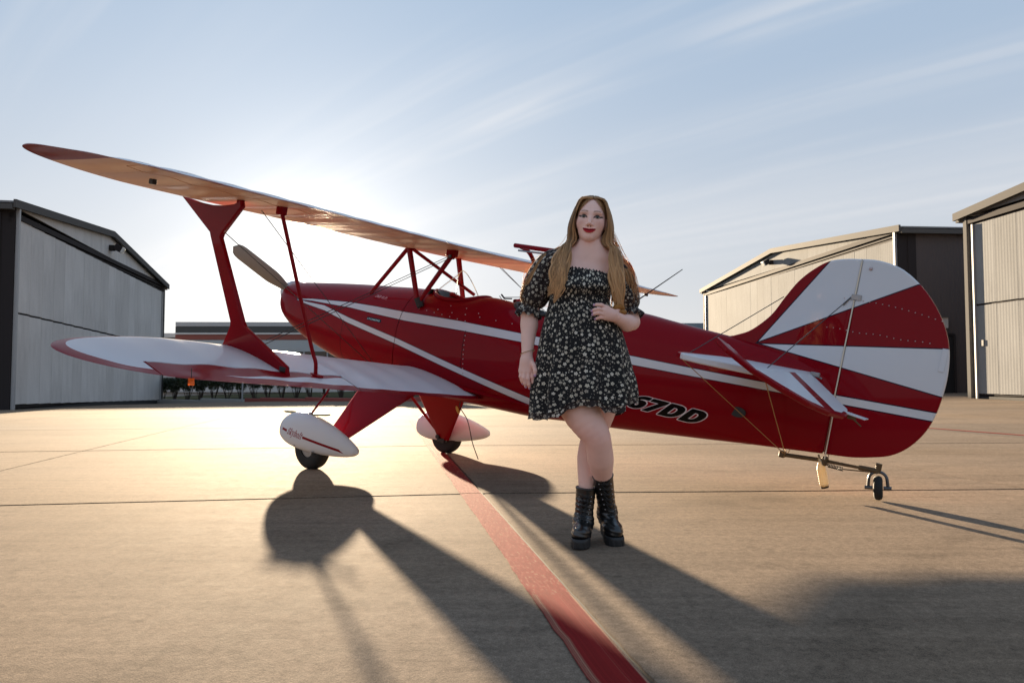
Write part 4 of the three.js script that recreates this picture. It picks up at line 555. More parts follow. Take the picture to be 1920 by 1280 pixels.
// main gear: faired legs, brace struts, wheel pants
for (const s of [1, -1]) {
  const A = [-0.09, 0.80, 0.27], B = [0.60, 0.78, 0.33], C = [0.115, 0.17, 0.775], D = [-0.035, 0.17, 0.775];
  const leg = part('gear_leg', grid(24, 16, (i, j) => { const t = j / 16, u = i / 24 * 2 * Math.PI, f = [0, 1, 2].map((k) => lerp(A[k], D[k], t)), r = [0, 1, 2].map((k) => lerp(B[k], C[k], t)), c = (1 - Math.cos(u)) / 2, th = 0.018 * Math.sin(u) * (1 - 0.3 * t); return [lerp(f[0], r[0], c), lerp(f[1], r[1], c) + th * 0.55, s * (lerp(f[2], r[2], c) + th * 0.8)]; }, true), P.red, plane);
  if (s < 0) part('brace_strut', rod([-0.34, 0.79, s * 0.27], [0.0, 0.2, s * 0.765], 0.022, 0.02, 12, 0.6), P.red, leg);
  part('axle_fitting', merged([box(0.1, 0.12, 0.04, 0.02, 0.19, s * 0.775, 0.012), rod([0.0, 0.185, s * 0.72], [0.0, 0.185, s * 0.86], 0.022, 0.022, 12)]), P.dark, leg);
  if (s < 0) part('gold_oval', new THREE.SphereGeometry(0.05, 14, 10).scale(0.42, 1, 0.12).rotateX(0.62).translate(0.40, 0.56, -0.475), mat([0.5, 0.36, 0.1], 0.4, { metalness: 0.4 }), leg);  // flattened gold metallic oval on the far leg
  // pant: a teardrop, flat cut below where the tyre comes out
  const tilt = s > 0 ? -0.03 : 0.1, cy = 0.255;
  const pantProf = (t) => { const top = 0.178 * Math.pow(Math.sin(Math.PI * Math.pow(t, 0.62)), 0.72) * (1 - 0.12 * t), bot = 0.135 * Math.pow(Math.sin(Math.PI * Math.pow(Math.min(t * 1.02, 1), 0.72)), 0.5), wd = 0.105 * Math.pow(Math.sin(Math.PI * Math.pow(t, 0.6)), 0.62); return [top + 0.008 + 0.015 * t, bot * (1 - 0.25 * t) + 0.006, wd + 0.012]; };
  const pg = grid(40, 46, (i, j) => {
    const t = j / 46, a = i / 40 * 2 * Math.PI, [tp, bt, wd] = pantProf(clamp(t, 0.004, 0.99)), c = Math.cos(a), q = Math.sin(a), n = q > 0 ? 2.15 : 2.7, k = Math.pow(Math.pow(Math.abs(c), n) + Math.pow(Math.abs(q), n), -1 / n);
    const lx = lerp(-0.405, 0.545, t), end = t === 0 || t === 1 ? 0.02 : 1, ly = (q > 0 ? tp : bt) * q * k * end + 0.035 * (t - 0.35), lz = wd * c * k * end;
    return [lx * Math.cos(tilt) - ly * Math.sin(tilt), cy + lx * Math.sin(tilt) + ly * Math.cos(tilt), s * 0.875 + lz];
  }, true);
  const paint = canvasTex(1024, 512, (c, w, h) => {
    c.fillStyle = cWhite; c.fillRect(0, 0, w, h); const X = (x) => (x + 0.45) / 1.05 * w, Y = (y) => (0.47 - y) / 0.42 * h, k = (w / 1.05);
    c.fillStyle = css([0.2, 0.006, 0.012]); c.save(); c.translate(X(-0.302), Y(0.268)); c.rotate(0.035); c.fillRect(0, -14, 0.075 * k, 26); c.fillRect(0.285 * k, -13, 0.40 * k, 25); c.beginPath(); c.moveTo(0.684 * k, -13); c.lineTo(0.735 * k, 16); c.lineTo(0.684 * k, 12); c.fill();
    c.font = 'italic bold 96px serif'; c.transform(1, 0, -0.22, 1, 0, 0); const sc = (0.19 * k) / c.measureText('Skybolt').width; c.scale(sc, sc * 2); c.fillText('Skybolt', 0.086 * k / sc, 28); c.restore();
  });
  planarUV(pg, (x, y) => [(x + 0.45) / 1.05, (y - 0.05) / 0.42]);
  const pant = part('wheel_pant', pg, mat([1, 1, 1], 0.3, { ...gloss, map: s > 0 ? paint : null, color: s > 0 ? lin(1, 1, 1) : lin(...WHITE) }), plane);
  for (const [x, y] of [[-0.12, 0.165], [0.1, 0.16]]) part('pant_screw', rod([x, y, s * 0.92], [x, y, s * 0.976], 0.011, 0.009, 10), P.steel, pant);
  const wh = part('main_wheel', new THREE.CylinderGeometry(0.075, 0.075, 0.11, 24).rotateX(Math.PI / 2).translate(0, 0.179 - s * 0.0098, s * 0.875), P.steel, plane);
  part('tyre', new THREE.LatheGeometry([[0.075, -0.062], [0.12, -0.068], [0.155, -0.06], [0.173, -0.04], [0.18, -0.015], [0.18, 0.015], [0.173, 0.04], [0.155, 0.06], [0.12, 0.068], [0.075, 0.062]].map((q) => new THREE.Vector2(...q)), 48).rotateX(Math.PI / 2).translate(0, 0.179 - s * 0.0098, s * 0.875), P.tyre, wh);
}
// small two bladed windmill above the near pant, on an arm from the wing
{
  const hub = V(-0.09, 0.435, 0.875), arm = part('windmill_arm', merged([rod([-0.085, 0.44, 0.875], [-0.16, 0.6, 0.68], 0.009, 0.0105, 10), rod([-0.158, 0.598, 0.682], [-0.42, 0.82, 0.3], 0.01, 0.012, 10)]), P.red, plane);
  for (const e of [[-0.437, 0.385, 0.875], [0.14, 0.486, 0.875]]) { const d = V(...e).sub(hub), L = d.length(); d.normalize(); const up = V(0.1, 0.9, 0.45).normalize(), sd = d.clone().cross(up).normalize(), nn = sd.clone().cross(d); part('windmill_blade', grid(10, 8, (i, j) => { const a = i / 10 * 6.2832, t = j / 8, w = 0.02 * (j === 8 ? 0.5 : 1); const p = hub.clone().addScaledVector(d, 0.02 + t * L * 0.94).addScaledVector(sd, w * Math.cos(a)).addScaledVector(nn, 0.005 * Math.sin(a)); return [p.x, p.y, p.z]; }, true), mat([0.36, 0.25, 0.08], 0.35, { metalness: 0.6 }), arm); }
  part('windmill_hub', new THREE.SphereGeometry(0.022, 12, 8).translate(hub.x, hub.y, hub.z), P.steel, arm);
  part('arm_bolt', merged([rod([-0.16, 0.6, 0.65], [-0.16, 0.6, 0.73], 0.008, 0.008, 8)]), P.chrome, arm);
}
part('belly_cable', curveTube([[0.8, 0.76, 0], [0.79, 0.7, 0], [0.9, 0.6, 0], [1.0, 0.42, 0], [1.09, 0.3, 0]], 0.004, 30, 6), P.dark, plane);
plane.updateMatrixWorld(true);
// loose things hanging from the biplane
{
  const p = plane.localToWorld(V(1.5, 1.055, 3.05)), t = thing('streamer', 'small orange warning streamer hanging under the near lower wing', 'streamer', [p.x, p.y, p.z], 0.5);
  part('ribbon', grid(3, 6, (i, j) => [(i / 3 - 0.5) * 0.03, -0.036 * j / 6, 0.006 * Math.sin(j * 1.1 + i)]), mat([0.95, 0.16, 0.01], 0.7, { transmission: 0.3 }), t); part('ring', new THREE.TorusGeometry(0.014, 0.003, 6, 18).scale(0.6, 0.6, 0.6).translate(0, -0.042, 0), P.chrome, t); part('cord', rod([0, 0, 0], [0, 0.05, 0], 0.002, 0.002, 5), P.dark, t);
  const q = plane.localToWorld(V(3.8, 1.03, 0.02)), b = thing('plastic_bottle', 'ribbed cream plastic bottle tied under the tail spring', 'bottle', [q.x, q.y, q.z], 0.35);
  const g = new THREE.Group(); const prof = [[0.0, -0.165], [0.027, -0.165], [0.03, -0.15]]; for (let k = 0; k <= 22; k++) prof.push([0.031 + 0.0016 * Math.sin(k * 1.9), -0.148 + 0.1 * k / 22]); prof.push([0.029, -0.04], [0.018, -0.012], [0.011, 0.0], [0.011, 0.02]);
  const lg = new THREE.LatheGeometry(prof.map((v) => new THREE.Vector2(...v)), 28).scale(1, 1, 0.75).rotateZ(0.2); part('bottle_body', lg, mat([0.78, 0.66, 0.45], 0.45, { transmission: 0.35 }), b);
  part('dark_residue', new THREE.CylinderGeometry(0.0285, 0.0275, 0.012, 24).scale(1, 1, 0.75).translate(0, -0.171, 0).rotateZ(0.2), mat([0.05, 0.025, 0.01], 0.6), b); part('cord', rod([0, 0.0, 0], [-0.01, 0.04, 0.0], 0.006, 0.006, 6), mat([0.12, 0.08, 0.04], 0.8), b);
}

// ───────────── the woman in front of the fuselage ─────────────
const woman = thing('person', 'woman in a black floral dress and black boots, one hand on her hip, legs crossed', 'person', [0.36, 0, -3.53]);
{
  // body: x to the right of the picture, y up, z towards the viewer
  const sk = 0.05;
  const limbs = [
    // trunk
    [[-0.085, 0.86, 0.0], [0.02, 0.86, -0.01], 0.12, 0.11], [[-0.03, 0.9, 0.0], [-0.05, 1.1, 0.0], 0.14, 0.115], [[-0.085, 1.2, 0.005], [0.0, 1.19, 0.0], 0.09, 0.085],
    [[-0.12, 1.275, -0.015], [0.085, 1.25, -0.025], 0.064, 0.06], [[-0.15, 1.29, -0.02], [0.0, 1.335, -0.025], 0.05, 0.05], [[0.11, 1.265, -0.03], [0.01, 1.335, -0.025], 0.045, 0.05],
    [[0.006, 1.3, -0.02], [0.004, 1.45, -0.012], 0.056, 0.05],
    // arms
    [[-0.185, 1.28, -0.02], [-0.28, 1.07, -0.02], 0.05, 0.04], [[-0.28, 1.07, -0.02], [-0.281, 1.0, -0.01], 0.04, 0.039], [[-0.281, 1.0, -0.01], [-0.292, 0.86, 0.03], 0.039, 0.025],
    [[0.13, 1.25, -0.03], [0.185, 1.04, -0.03], 0.05, 0.04], [[0.185, 1.04, -0.03], [0.19, 1.015, -0.02], 0.04, 0.038], [[0.19, 1.015, -0.02], [0.16, 1.004, 0.055], 0.038, 0.038], [[0.16, 1.004, 0.055], [0.098, 1.026, 0.125], 0.037, 0.024],
  ];
  const bounds = limbs.map(([a, b, ra, rb]) => [0, 1, 2].map((k) => [Math.min(a[k], b[k]) - Math.max(ra, rb) - 0.06, Math.max(a[k], b[k]) + Math.max(ra, rb) + 0.06]));
  const spline = (q) => { const c = new THREE.CatmullRomCurve3(q.map((p) => V(p[0], p[1], p[2]))), r = mono(q.map((p, i) => [i / (q.length - 1), p[3]]), 1), o = []; for (let i = 0; i <= 26; i++) { const p = c.getPoint(i / 26); o.push([p.x, p.y, p.z, r(i / 26)]); } return o; };
  const legs = [spline([[-0.112, 0.83, 0, 0.106], [-0.085, 0.72, 0.03, 0.097], [-0.057, 0.62, 0.06, 0.087], [-0.018, 0.55, 0.083, 0.073], [0.014, 0.5, 0.086, 0.0625], [0.028, 0.45, 0.066, 0.0585], [0.037, 0.4, 0.035, 0.06], [0.047, 0.35, -0.002, 0.052], [0.056, 0.31, -0.032, 0.043], [0.066, 0.27, -0.062, 0.037], [0.078, 0.2, -0.1, 0.032]]), spline([[0.075, 0.83, -0.03, 0.1], [0.062, 0.72, -0.045, 0.09], [0.046, 0.61, -0.06, 0.075], [0.026, 0.52, -0.08, 0.06], [0.01, 0.46, -0.09, 0.053], [-0.002, 0.4, -0.096, 0.053], [-0.009, 0.34, -0.09, 0.047], [-0.016, 0.27, -0.074, 0.037], [-0.02, 0.2, -0.07, 0.031]])];
  const bodySdf = (x, y, z) => { let d = 0.2; for (const g of legs) { if (y > 0.95 || y < 0.1) break; let e = 0.2; for (let i = 0; i < g.length - 1; i++) { const A = g[i], B = g[i + 1]; if (y > A[1] + 0.16 || y < B[1] - 0.1) continue; e = Math.min(e, capsule(x, y, z, A, B, A[3], B[3])); } d = smin(d, e, 0.012); }
    for (let i = 0; i < limbs.length; i++) { const q = bounds[i]; if (x < q[0][0] || x > q[0][1] || y < q[1][0] || y > q[1][1] || z < q[2][0] || z > q[2][1]) continue; const L = limbs[i]; const arm = i >= 17 || i <= 9; d = smin(d, capsule(x, y, z, L[0], L[1], L[2], L[3]), i > 6 ? 0.011 : sk); }
    d = smin(d, capsule(x, y, z, [-0.03, 1.306, 0.03], [-0.12, 1.318, 0.012], 0.008, 0.007), 0.03); d = smin(d, capsule(x, y, z, [0.035, 1.303, 0.03], [0.11, 1.3, 0.01], 0.008, 0.007), 0.03);   // collar bones
    return d; };
  const skin = [0.86, 0.56, 0.475], skinR = [0.60, 0.30, 0.24];
  const skinMat = new THREE.MeshPhysicalMaterial({ vertexColors: true, roughness: 0.5, specularIntensity: 0.5, sheen: 0.15, sheenRoughness: 0.5, sheenColor: lin(0.9, 0.6, 0.5) });
  const pieces = [];
  const bodyCol = (x, y, z) => { const n = 0.96 + 0.08 * fbm(x * 40 + 50, y * 40 + z * 30, 2); const kneeR = Math.exp(-((y - 0.5) ** 2) / 0.004) * 0.06; return [skin[0] * n, skin[1] * n * (1 - kneeR), skin[2] * n * (1 - kneeR)]; };
  pieces.push(tint(polygonize(bodySdf, [-0.4, 0.16, -0.2], [0.3, 1.44, 0.2], 0.0105), bodyCol));
  // hands: palm and five bent fingers, each its own chain
  const handSdf = (palm, fingers) => (x, y, z) => { let d = 1; for (const q of palm) d = smin(d, capsule(x, y, z, ...q), 0.014); for (const f of fingers) { let e = 1; for (let i = 0; i < f.p.length - 1; i++) e = smin(e, capsule(x, y, z, f.p[i], f.p[i + 1], f.r[i], f.r[i + 1]), 0.003); d = smin(d, e, 0.005); } return d; };
  const fr = [0.0092, 0.0084, 0.0078, 0.0064];
  const handA = { palm: [[[-0.292, 0.862, 0.03], [-0.295, 0.83, 0.036], 0.026, 0.024], [[-0.306, 0.838, 0.036], [-0.318, 0.79, 0.04], 0.016, 0.0135], [[-0.295, 0.838, 0.04], [-0.302, 0.787, 0.048], 0.017, 0.0135], [[-0.286, 0.838, 0.038], [-0.286, 0.787, 0.048], 0.016, 0.0135], [[-0.282, 0.836, 0.034], [-0.27, 0.79, 0.042], 0.015, 0.0125]],
    fingers: [{ p: [[-0.319, 0.79, 0.042], [-0.322, 0.764, 0.05], [-0.316, 0.745, 0.046], [-0.311, 0.731, 0.038]], r: fr.map((r) => r * 0.9) }, { p: [[-0.304, 0.787, 0.05], [-0.307, 0.757, 0.06], [-0.302, 0.733, 0.055], [-0.298, 0.717, 0.045]], r: fr }, { p: [[-0.287, 0.786, 0.05], [-0.288, 0.754, 0.062], [-0.284, 0.729, 0.057], [-0.281, 0.711, 0.046]], r: fr }, { p: [[-0.269, 0.789, 0.044], [-0.268, 0.76, 0.056], [-0.266, 0.738, 0.052], [-0.265, 0.722, 0.043]], r: fr }, { p: [[-0.276, 0.835, 0.042], [-0.262, 0.812, 0.062], [-0.256, 0.788, 0.072], [-0.258, 0.768, 0.072]], r: [0.0125, 0.0105, 0.0092, 0.0072] }] };
  const handB = { palm: [[[0.098, 1.026, 0.125], [0.082, 1.033, 0.138], 0.0245, 0.022], [[0.086, 1.042, 0.139], [0.055, 1.064, 0.149], 0.0145, 0.0125], [[0.08, 1.036, 0.144], [0.047, 1.049, 0.156], 0.0155, 0.0125], [[0.08, 1.028, 0.143], [0.046, 1.034, 0.155], 0.0145, 0.012], [[0.082, 1.02, 0.138], [0.05, 1.02, 0.149], 0.0135, 0.0115]],
    fingers: [{ p: [[0.054, 1.065, 0.15], [0.032, 1.076, 0.158], [0.013, 1.078, 0.15], [0.002, 1.077, 0.142]], r: fr }, { p: [[0.046, 1.05, 0.157], [0.02, 1.058, 0.166], [0.002, 1.055, 0.158], [-0.009, 1.05, 0.149]], r: fr }, { p: [[0.045, 1.034, 0.156], [0.019, 1.04, 0.165], [0.004, 1.038, 0.157], [-0.006, 1.034, 0.148]], r: fr }, { p: [[0.049, 1.02, 0.15], [0.027, 1.021, 0.159], [0.014, 1.018, 0.152], [0.006, 1.015, 0.144]], r: fr.map((r) => r * 0.9) }, { p: [[0.094, 1.044, 0.13], [0.108, 1.056, 0.112], [0.116, 1.06, 0.092], [0.118, 1.058, 0.072]], r: [0.012, 0.0105, 0.009, 0.0075] }] };
  const handCol = (h) => (x, y, z) => { let dn = 1, dk = 1; for (const f of h.fingers) { const t = f.p[f.p.length - 1]; dn = Math.min(dn, Math.hypot(x - t[0], y - t[1], z - t[2] - 0.004)); const k = f.p[1]; dk = Math.min(dk, Math.hypot(x - k[0], y - k[1], z - k[2])); } if (dn < 0.0068) return [0.52, 0.32, 0.5]; const q = 1 - 0.1 * Math.exp(-((dk / 0.008) ** 2)); return [skin[0] * 0.98, skin[1] * 0.95 * q, skin[2] * 0.95 * q]; };
  pieces.push(tint(polygonize(handSdf(handA.palm, handA.fingers), [-0.35, 0.69, 0.0], [-0.235, 0.885, 0.095], 0.0028), handCol(handA)), tint(polygonize(handSdf(handB.palm, handB.fingers), [-0.03, 0.99, 0.085], [0.13, 1.13, 0.185], 0.0028), handCol(handB)));
  // head, built upright about its own centre, then leaned
  const headM = new THREE.Matrix4().makeTranslation(0.006, 1.476, 0.0).multiply(new THREE.Matrix4().makeRotationFromEuler(new THREE.Euler(-0.04, -0.16, -0.12))).multiply(new THREE.Matrix4().makeScale(0.95, 0.95, 0.95));
  const headSdf = (x, y, z) => {
    const ax = Math.abs(x);
    let d = ellipsoid(x, y, z, [0, 0.03, -0.018], [0.07, 0.088, 0.09]);
    d = smin(d, ellipsoid(x, y, z, [0, -0.012, 0.022], [0.062, 0.075, 0.062]), 0.03);
    d = smin(d, ellipsoid(x, y, z, [0, -0.062, 0.032], [0.043, 0.04, 0.048]), 0.035);
    d = smin(d, ellipsoid(ax, y, z, [0.037, -0.022, 0.052], [0.024, 0.024, 0.024]), 0.025);            // cheeks
    d = smin(d, ellipsoid(x, y, z, [0, -0.092, 0.064], [0.019, 0.014, 0.016]), 0.022);                  // chin
    d = smin(d, ellipsoid(ax, y, z, [0.028, 0.027, 0.07], [0.024, 0.008, 0.012]), 0.016);              // brow
    d = -smin(-d, ellipsoid(ax, y, z, [0.033, 0.005, 0.096], [0.0175, 0.011, 0.016]), 0.012);          // eye sockets
    d = smin(d, capsule(x, y, z, [0, 0.01, 0.08], [0, -0.03, 0.1], 0.006, 0.009), 0.012);       // nose
    d = smin(d, ellipsoid(ax, y, z, [0.0105, -0.035, 0.09], [0.0075, 0.0065, 0.009]), 0.006);
    d = -smin(-d, ellipsoid(ax, y, z, [0.0062, -0.0435, 0.0965], [0.0032, 0.003, 0.005]), 0.003);
    const sm = -0.063 + 0.0085 * (ax / 0.029) ** 2;                                              // mouth line lifts at the corners
    d = smin(d, ellipsoid(x, y, z, [0, sm + 0.0048, 0.0845], [0.0265, 0.0045, 0.0085]), 0.005);
    d = smin(d, ellipsoid(x, y, z, [0, sm - 0.0062, 0.084], [0.0235, 0.0058, 0.0095]), 0.005);
    d = -smin(-d, ellipsoid(x, y, z, [0, sm - 0.0002, 0.0945], [0.026, 0.0009, 0.006]), 0.003);
    d = smin(d, ellipsoid(ax, y, z, [0.073, -0.004, -0.008], [0.01, 0.03, 0.018]), 0.01);              // ears
    d = smin(d, capsule(x, y, z, [0, -0.03, -0.02], [0, -0.13, -0.025], 0.05, 0.05), 0.03);
    return d;
  };
  const faceCol = (x, y, z) => {
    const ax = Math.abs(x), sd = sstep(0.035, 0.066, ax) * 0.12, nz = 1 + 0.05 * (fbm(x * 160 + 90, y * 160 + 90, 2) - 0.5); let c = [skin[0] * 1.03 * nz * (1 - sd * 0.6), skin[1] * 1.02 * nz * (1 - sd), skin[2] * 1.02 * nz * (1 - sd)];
    const mix = (q, k) => { c = c.map((v, i) => lerp(v, q[i], clamp(k))); };
    if (z > 0) {
      mix([0.55, 0.22, 0.19], 0.38 * Math.exp(-(((ax - 0.044) / 0.018) ** 2) - (((y + 0.022) / 0.016) ** 2)));
      mix([0.34, 0.15, 0.12], 0.5 * Math.exp(-(((ax - 0.03) / 0.016) ** 2) - (((y - 0.016) / 0.007) ** 2)));
      const by = 0.0285 + 0.004 * Math.sin((ax - 0.012) / 0.036 * 2.4); mix([0.3, 0.15, 0.09], 0.75 * sstep(0.0065, 0.002, Math.abs(y - by)) * sstep(0.011, 0.016, ax) * sstep(0.052, 0.044, ax));
      const ly = 0.0108 - 0.0105 * ((ax - 0.033) / 0.018) ** 2 + (ax > 0.046 ? 0.016 * (ax - 0.046) / 0.01 : 0); mix([0.012, 0.008, 0.008], 0.97 * sstep(0.0064, 0.003, Math.abs(y - ly)) * sstep(0.012, 0.017, ax) * sstep(0.061, 0.054, ax));
      const ll = -0.0005 + 0.006 * ((ax - 0.033) / 0.018) ** 2; mix([0.1, 0.05, 0.045], 0.55 * sstep(0.003, 0.001, Math.abs(y - ll)) * sstep(0.014, 0.018, ax) * sstep(0.05, 0.045, ax));
      const sm = -0.063 + 0.0085 * (ax / 0.029) ** 2, hw = 0.0315, e = Math.sqrt(Math.max(0, 1 - (ax / hw) ** 2)), up = 0.0085 * e * (1 - 0.18 * Math.exp(-((x / 0.004) ** 2))), dn = 0.0118 * e;
      if (y < sm + up && y > sm - dn && ax < hw) mix(Math.abs(y - sm) < 0.0011 ? [0.05, 0.004, 0.006] : y > sm ? [0.34, 0.012, 0.02] : [0.52, 0.025, 0.04], 1);
      if (Math.hypot(ax - 0.0062, y + 0.0435) < 0.0036 && z > 0.08) mix([0.12, 0.04, 0.03], 0.8);
    }
    return c;
  };
  const head = tint(polygonize(headSdf, [-0.095, -0.13, -0.125], [0.095, 0.13, 0.125], 0.0026), faceCol); head.applyMatrix4(headM); pieces.push(head);
  const merge2 = (list) => mergeGeometries(list.map((g) => { if (g.attributes.uv) g.deleteAttribute('uv'); return g; }));
  part('body', merge2(pieces), skinMat, woman);
  for (const s of [-1, 1]) {
    const e = new THREE.Group(); e.name = 'eye'; woman.add(e);
    const ball = new THREE.SphereGeometry(0.0112, 20, 14).scale(1.02, 0.58, 1).translate(s * 0.0325, 0.004, 0.0722).applyMatrix4(headM), iris = new THREE.SphereGeometry(0.0066, 16, 10).scale(1, 0.95, 0.4).translate(s * 0.033, 0.0042, 0.0822).applyMatrix4(headM), pup = new THREE.SphereGeometry(0.003, 12, 8).scale(1, 1, 0.4).translate(s * 0.033, 0.0042, 0.0843).applyMatrix4(headM);
    part('eyeball', ball, mat([0.36, 0.33, 0.32], 0.2), e); part('iris', iris, mat([0.035, 0.05, 0.04], 0.12), e); part('pupil', pup, mat([0.004, 0.004, 0.004], 0.1), e);
  }

  // floral cloth
  const floral = (bg, seed, dens) => canvasTex(1024, 1024, (c, w, h) => {
    const r = rng(seed); c.fillStyle = bg; c.fillRect(0, 0, w, h);
    for (let k = 0; k < 5000; k++) { c.fillStyle = `rgba(${r() < 0.5 ? '40,40,52' : '0,0,0'},${0.1 * r()})`; c.fillRect(r() * w, r() * h, 3, 3); }
    const dots = []; const put = (x, y, f) => { for (const dx of [-w, 0, w]) for (const dy of [-h, 0, h]) f(x + dx, y + dy); };
    const flower = (x, y, s) => { const a0 = r() * 6.28, n = 5, cols = ['#c9c2b0', '#b5ae9e', '#d8d2c4', '#9f978a']; const col = cols[Math.floor(r() * 4)]; put(x, y, (X, Y) => { for (let q = 0; q < n; q++) { const a = a0 + q / n * 6.28; c.fillStyle = col; c.beginPath(); c.ellipse(X + s * 0.62 * Math.cos(a), Y + s * 0.62 * Math.sin(a), s * 0.46, s * 0.36, a, 0, 6.3); c.fill(); } c.fillStyle = '#3b3126'; c.beginPath(); c.arc(X, Y, s * 0.2, 0, 6.3); c.fill(); }); };
    const sprig = (x, y, s) => { const a = r() * 6.28; put(x, y, (X, Y) => { c.strokeStyle = '#8d8878'; c.lineWidth = 2.2; c.beginPath(); c.moveTo(X, Y); c.lineTo(X + s * 2.2 * Math.cos(a), Y + s * 2.2 * Math.sin(a)); c.stroke(); for (let q = 0; q < 3; q++) { c.fillStyle = '#cfc8b8'; c.beginPath(); c.ellipse(X + s * (0.8 + q * 0.7) * Math.cos(a + (q - 1) * 0.35), Y + s * (0.8 + q * 0.7) * Math.sin(a + (q - 1) * 0.35), s * 0.42, s * 0.26, a, 0, 6.3); c.fill(); } }); };
    for (let k = 0; k < 16000 && dots.length < dens; k++) { const big = dots.length < dens * 0.3, s = big ? 19 + 9 * r() : 7.5 + 7 * r(), x = r() * w, y = r() * h; let ok = true; for (const q of dots) { let dx = Math.abs(q[0] - x), dy = Math.abs(q[1] - y); dx = Math.min(dx, w - dx); dy = Math.min(dy, h - dy); if (Math.hypot(dx, dy) < (q[2] + s) * 1.12) { ok = false; break; } } if (!ok) continue; dots.push([x, y, s]); if (big || r() < 0.45) flower(x, y, s); else sprig(x, y, s * 0.62); }
  }, true, true);
  const TILE = 0.31, cloth = floral('#08080c', 21, 400), sheer = floral('#241614', 33, 400);
  const weave = dataTex(256, (u, v) => { const q = 0.5 + 0.25 * Math.sin(u * 6.283 * 60) * Math.sin(v * 6.283 * 60) + 0.4 * (fbm(u * 10, v * 10, 3, 10, 10) - 0.5); return [q, q, q]; });
  const clothMat = new THREE.MeshPhysicalMaterial({ map: cloth, roughness: 0.85, side: THREE.DoubleSide, bumpMap: weave, bumpScale: 0.0012, sheen: 0.2, sheenColor: lin(0.4, 0.4, 0.45), sheenRoughness: 0.6 });
  const sheerMat = new THREE.MeshPhysicalMaterial({ map: sheer, roughness: 0.85, side: THREE.DoubleSide, transmission: 0.18, bumpMap: weave, bumpScale: 0.0012 });
  // dress: rings from neckline to hem; [y, centre x, half width, half depth, centre z]
  const RG = [[1.246, -0.036, 0.116, 0.096, 0.0], [1.22, -0.036, 0.124, 0.108, 0.002], [1.19, -0.04, 0.138, 0.124, 0.006], [1.16, -0.042, 0.146, 0.132, 0.008], [1.13, -0.05, 0.141, 0.122, 0.004], [1.105, -0.053, 0.138, 0.117, 0.002], [1.07, -0.05, 0.150, 0.125, 0.0], [1.02, -0.044, 0.170, 0.138, 0.0], [0.95, -0.042, 0.190, 0.150, 0.0], [0.875, -0.041, 0.205, 0.160, 0.0], [0.8, -0.04, 0.215, 0.166, 0.0], [0.729, -0.039, 0.226, 0.172, 0.002], [0.66, -0.039, 0.228, 0.175, 0.004], [0.6, -0.039, 0.235, 0.18, 0.006]];
  const rc = RG.map((q) => [-q[0], ...q.slice(1)]), r1 = mono(rc, 1), r2 = mono(rc, 2), r3 = mono(rc, 3), r4 = mono(rc, 4);
  const hemY = mono([[-0.3, 0.607], [-0.24, 0.6], [-0.17, 0.614], [-0.12, 0.648], [-0.05, 0.664], [0.02, 0.66], [0.05, 0.634], [0.11, 0.634], [0.15, 0.654], [0.21, 0.674]], 1);
  const NU = 200, NV = 110;
  const dressPt = (i, j, grow = 0) => {
    const a = i / NU * 2 * Math.PI, t = j / NV, cx = Math.cos(a), sz = Math.sin(a);
    const hem = hemY(-0.04 + 0.24 * cx) , yTop = 1.246 + 0.018 * -(cx) * 1.0 + 0.004 * Math.cos(a * 46), y = lerp(yTop, sz > -0.2 ? hem : lerp(hem, 0.61, clamp((-0.2 - sz) * 2)), t);
    const Y = -clamp(y, 0.6, 1.246), fl = sstep(1.03, 0.62, y);
    let R = 1 + fl * (0.075 * Math.cos(a * 9 + 0.9 * Math.sin(y * 7)) + 0.035 * Math.cos(a * 17 + 2.1 + y * 5) + 0.022 * Math.sin(a * 5 + 1));
    R += 0.012 * Math.exp(-(((y - 1.108) / 0.022) ** 2)) * Math.cos(a * 40) + 0.006 * sstep(1.2, 1.246, y) * Math.cos(a * 46) + (1 - fl) * 0.008 * Math.cos(a * 22 + y * 60) * sstep(1.06, 1.1, y);
    R -= 0.05 * Math.exp(-(((y - 1.125) / 0.012) ** 2)) * 0.6;
    const bust = sz > 0 ? 0.022 * Math.exp(-(((y - 1.175) / 0.045) ** 2)) * (Math.exp(-(((cx - 0.45) / 0.3) ** 2)) + Math.exp(-(((cx + 0.45) / 0.3) ** 2))) : 0;
    const p = [r1(Y) + (r2(Y) * R + grow) * cx, y, r4(Y) + (r3(Y) * R + bust + grow) * Math.sign(sz) * Math.pow(Math.abs(sz), 0.9)];
    // the front thigh carries the cloth
    const th = Math.exp(-(((p[0] + 0.05 + (0.75 - y) * -0.1) / 0.08) ** 2)) * sstep(0.85, 0.65, y) * (sz > 0 ? 1 : 0); p[2] += 0.012 * th;
    return p;
  };
  const uvD = (i, j) => { const p = dressPt(Math.min(i, NU - 1), j), a = i / NU; return [a * 1.25 / TILE, p[1] / TILE]; };
  const dress = part('dress', grid(NU, NV, (i, j) => dressPt(i, j), true, uvD), clothMat, woman);
  part('waist_band', grid(NU, 6, (i, j) => { const p = dressPt(i, 50 - 0 + 0), y = lerp(1.095, 1.13, j / 6), a = i / NU * 6.2832, Y = -y, R = 1 + 0.006 * Math.cos(a * 60 + j); return [r1(Y) + (r2(Y) * R - 0.0025) * Math.cos(a), y, r4(Y) + (r3(Y) * R - 0.0025) * Math.sign(Math.sin(a)) * Math.pow(Math.abs(Math.sin(a)), 0.9)]; }, true, (i, j) => [i / NU * 1.25 / TILE + 0.3, j * 0.006 / TILE]), clothMat, dress);
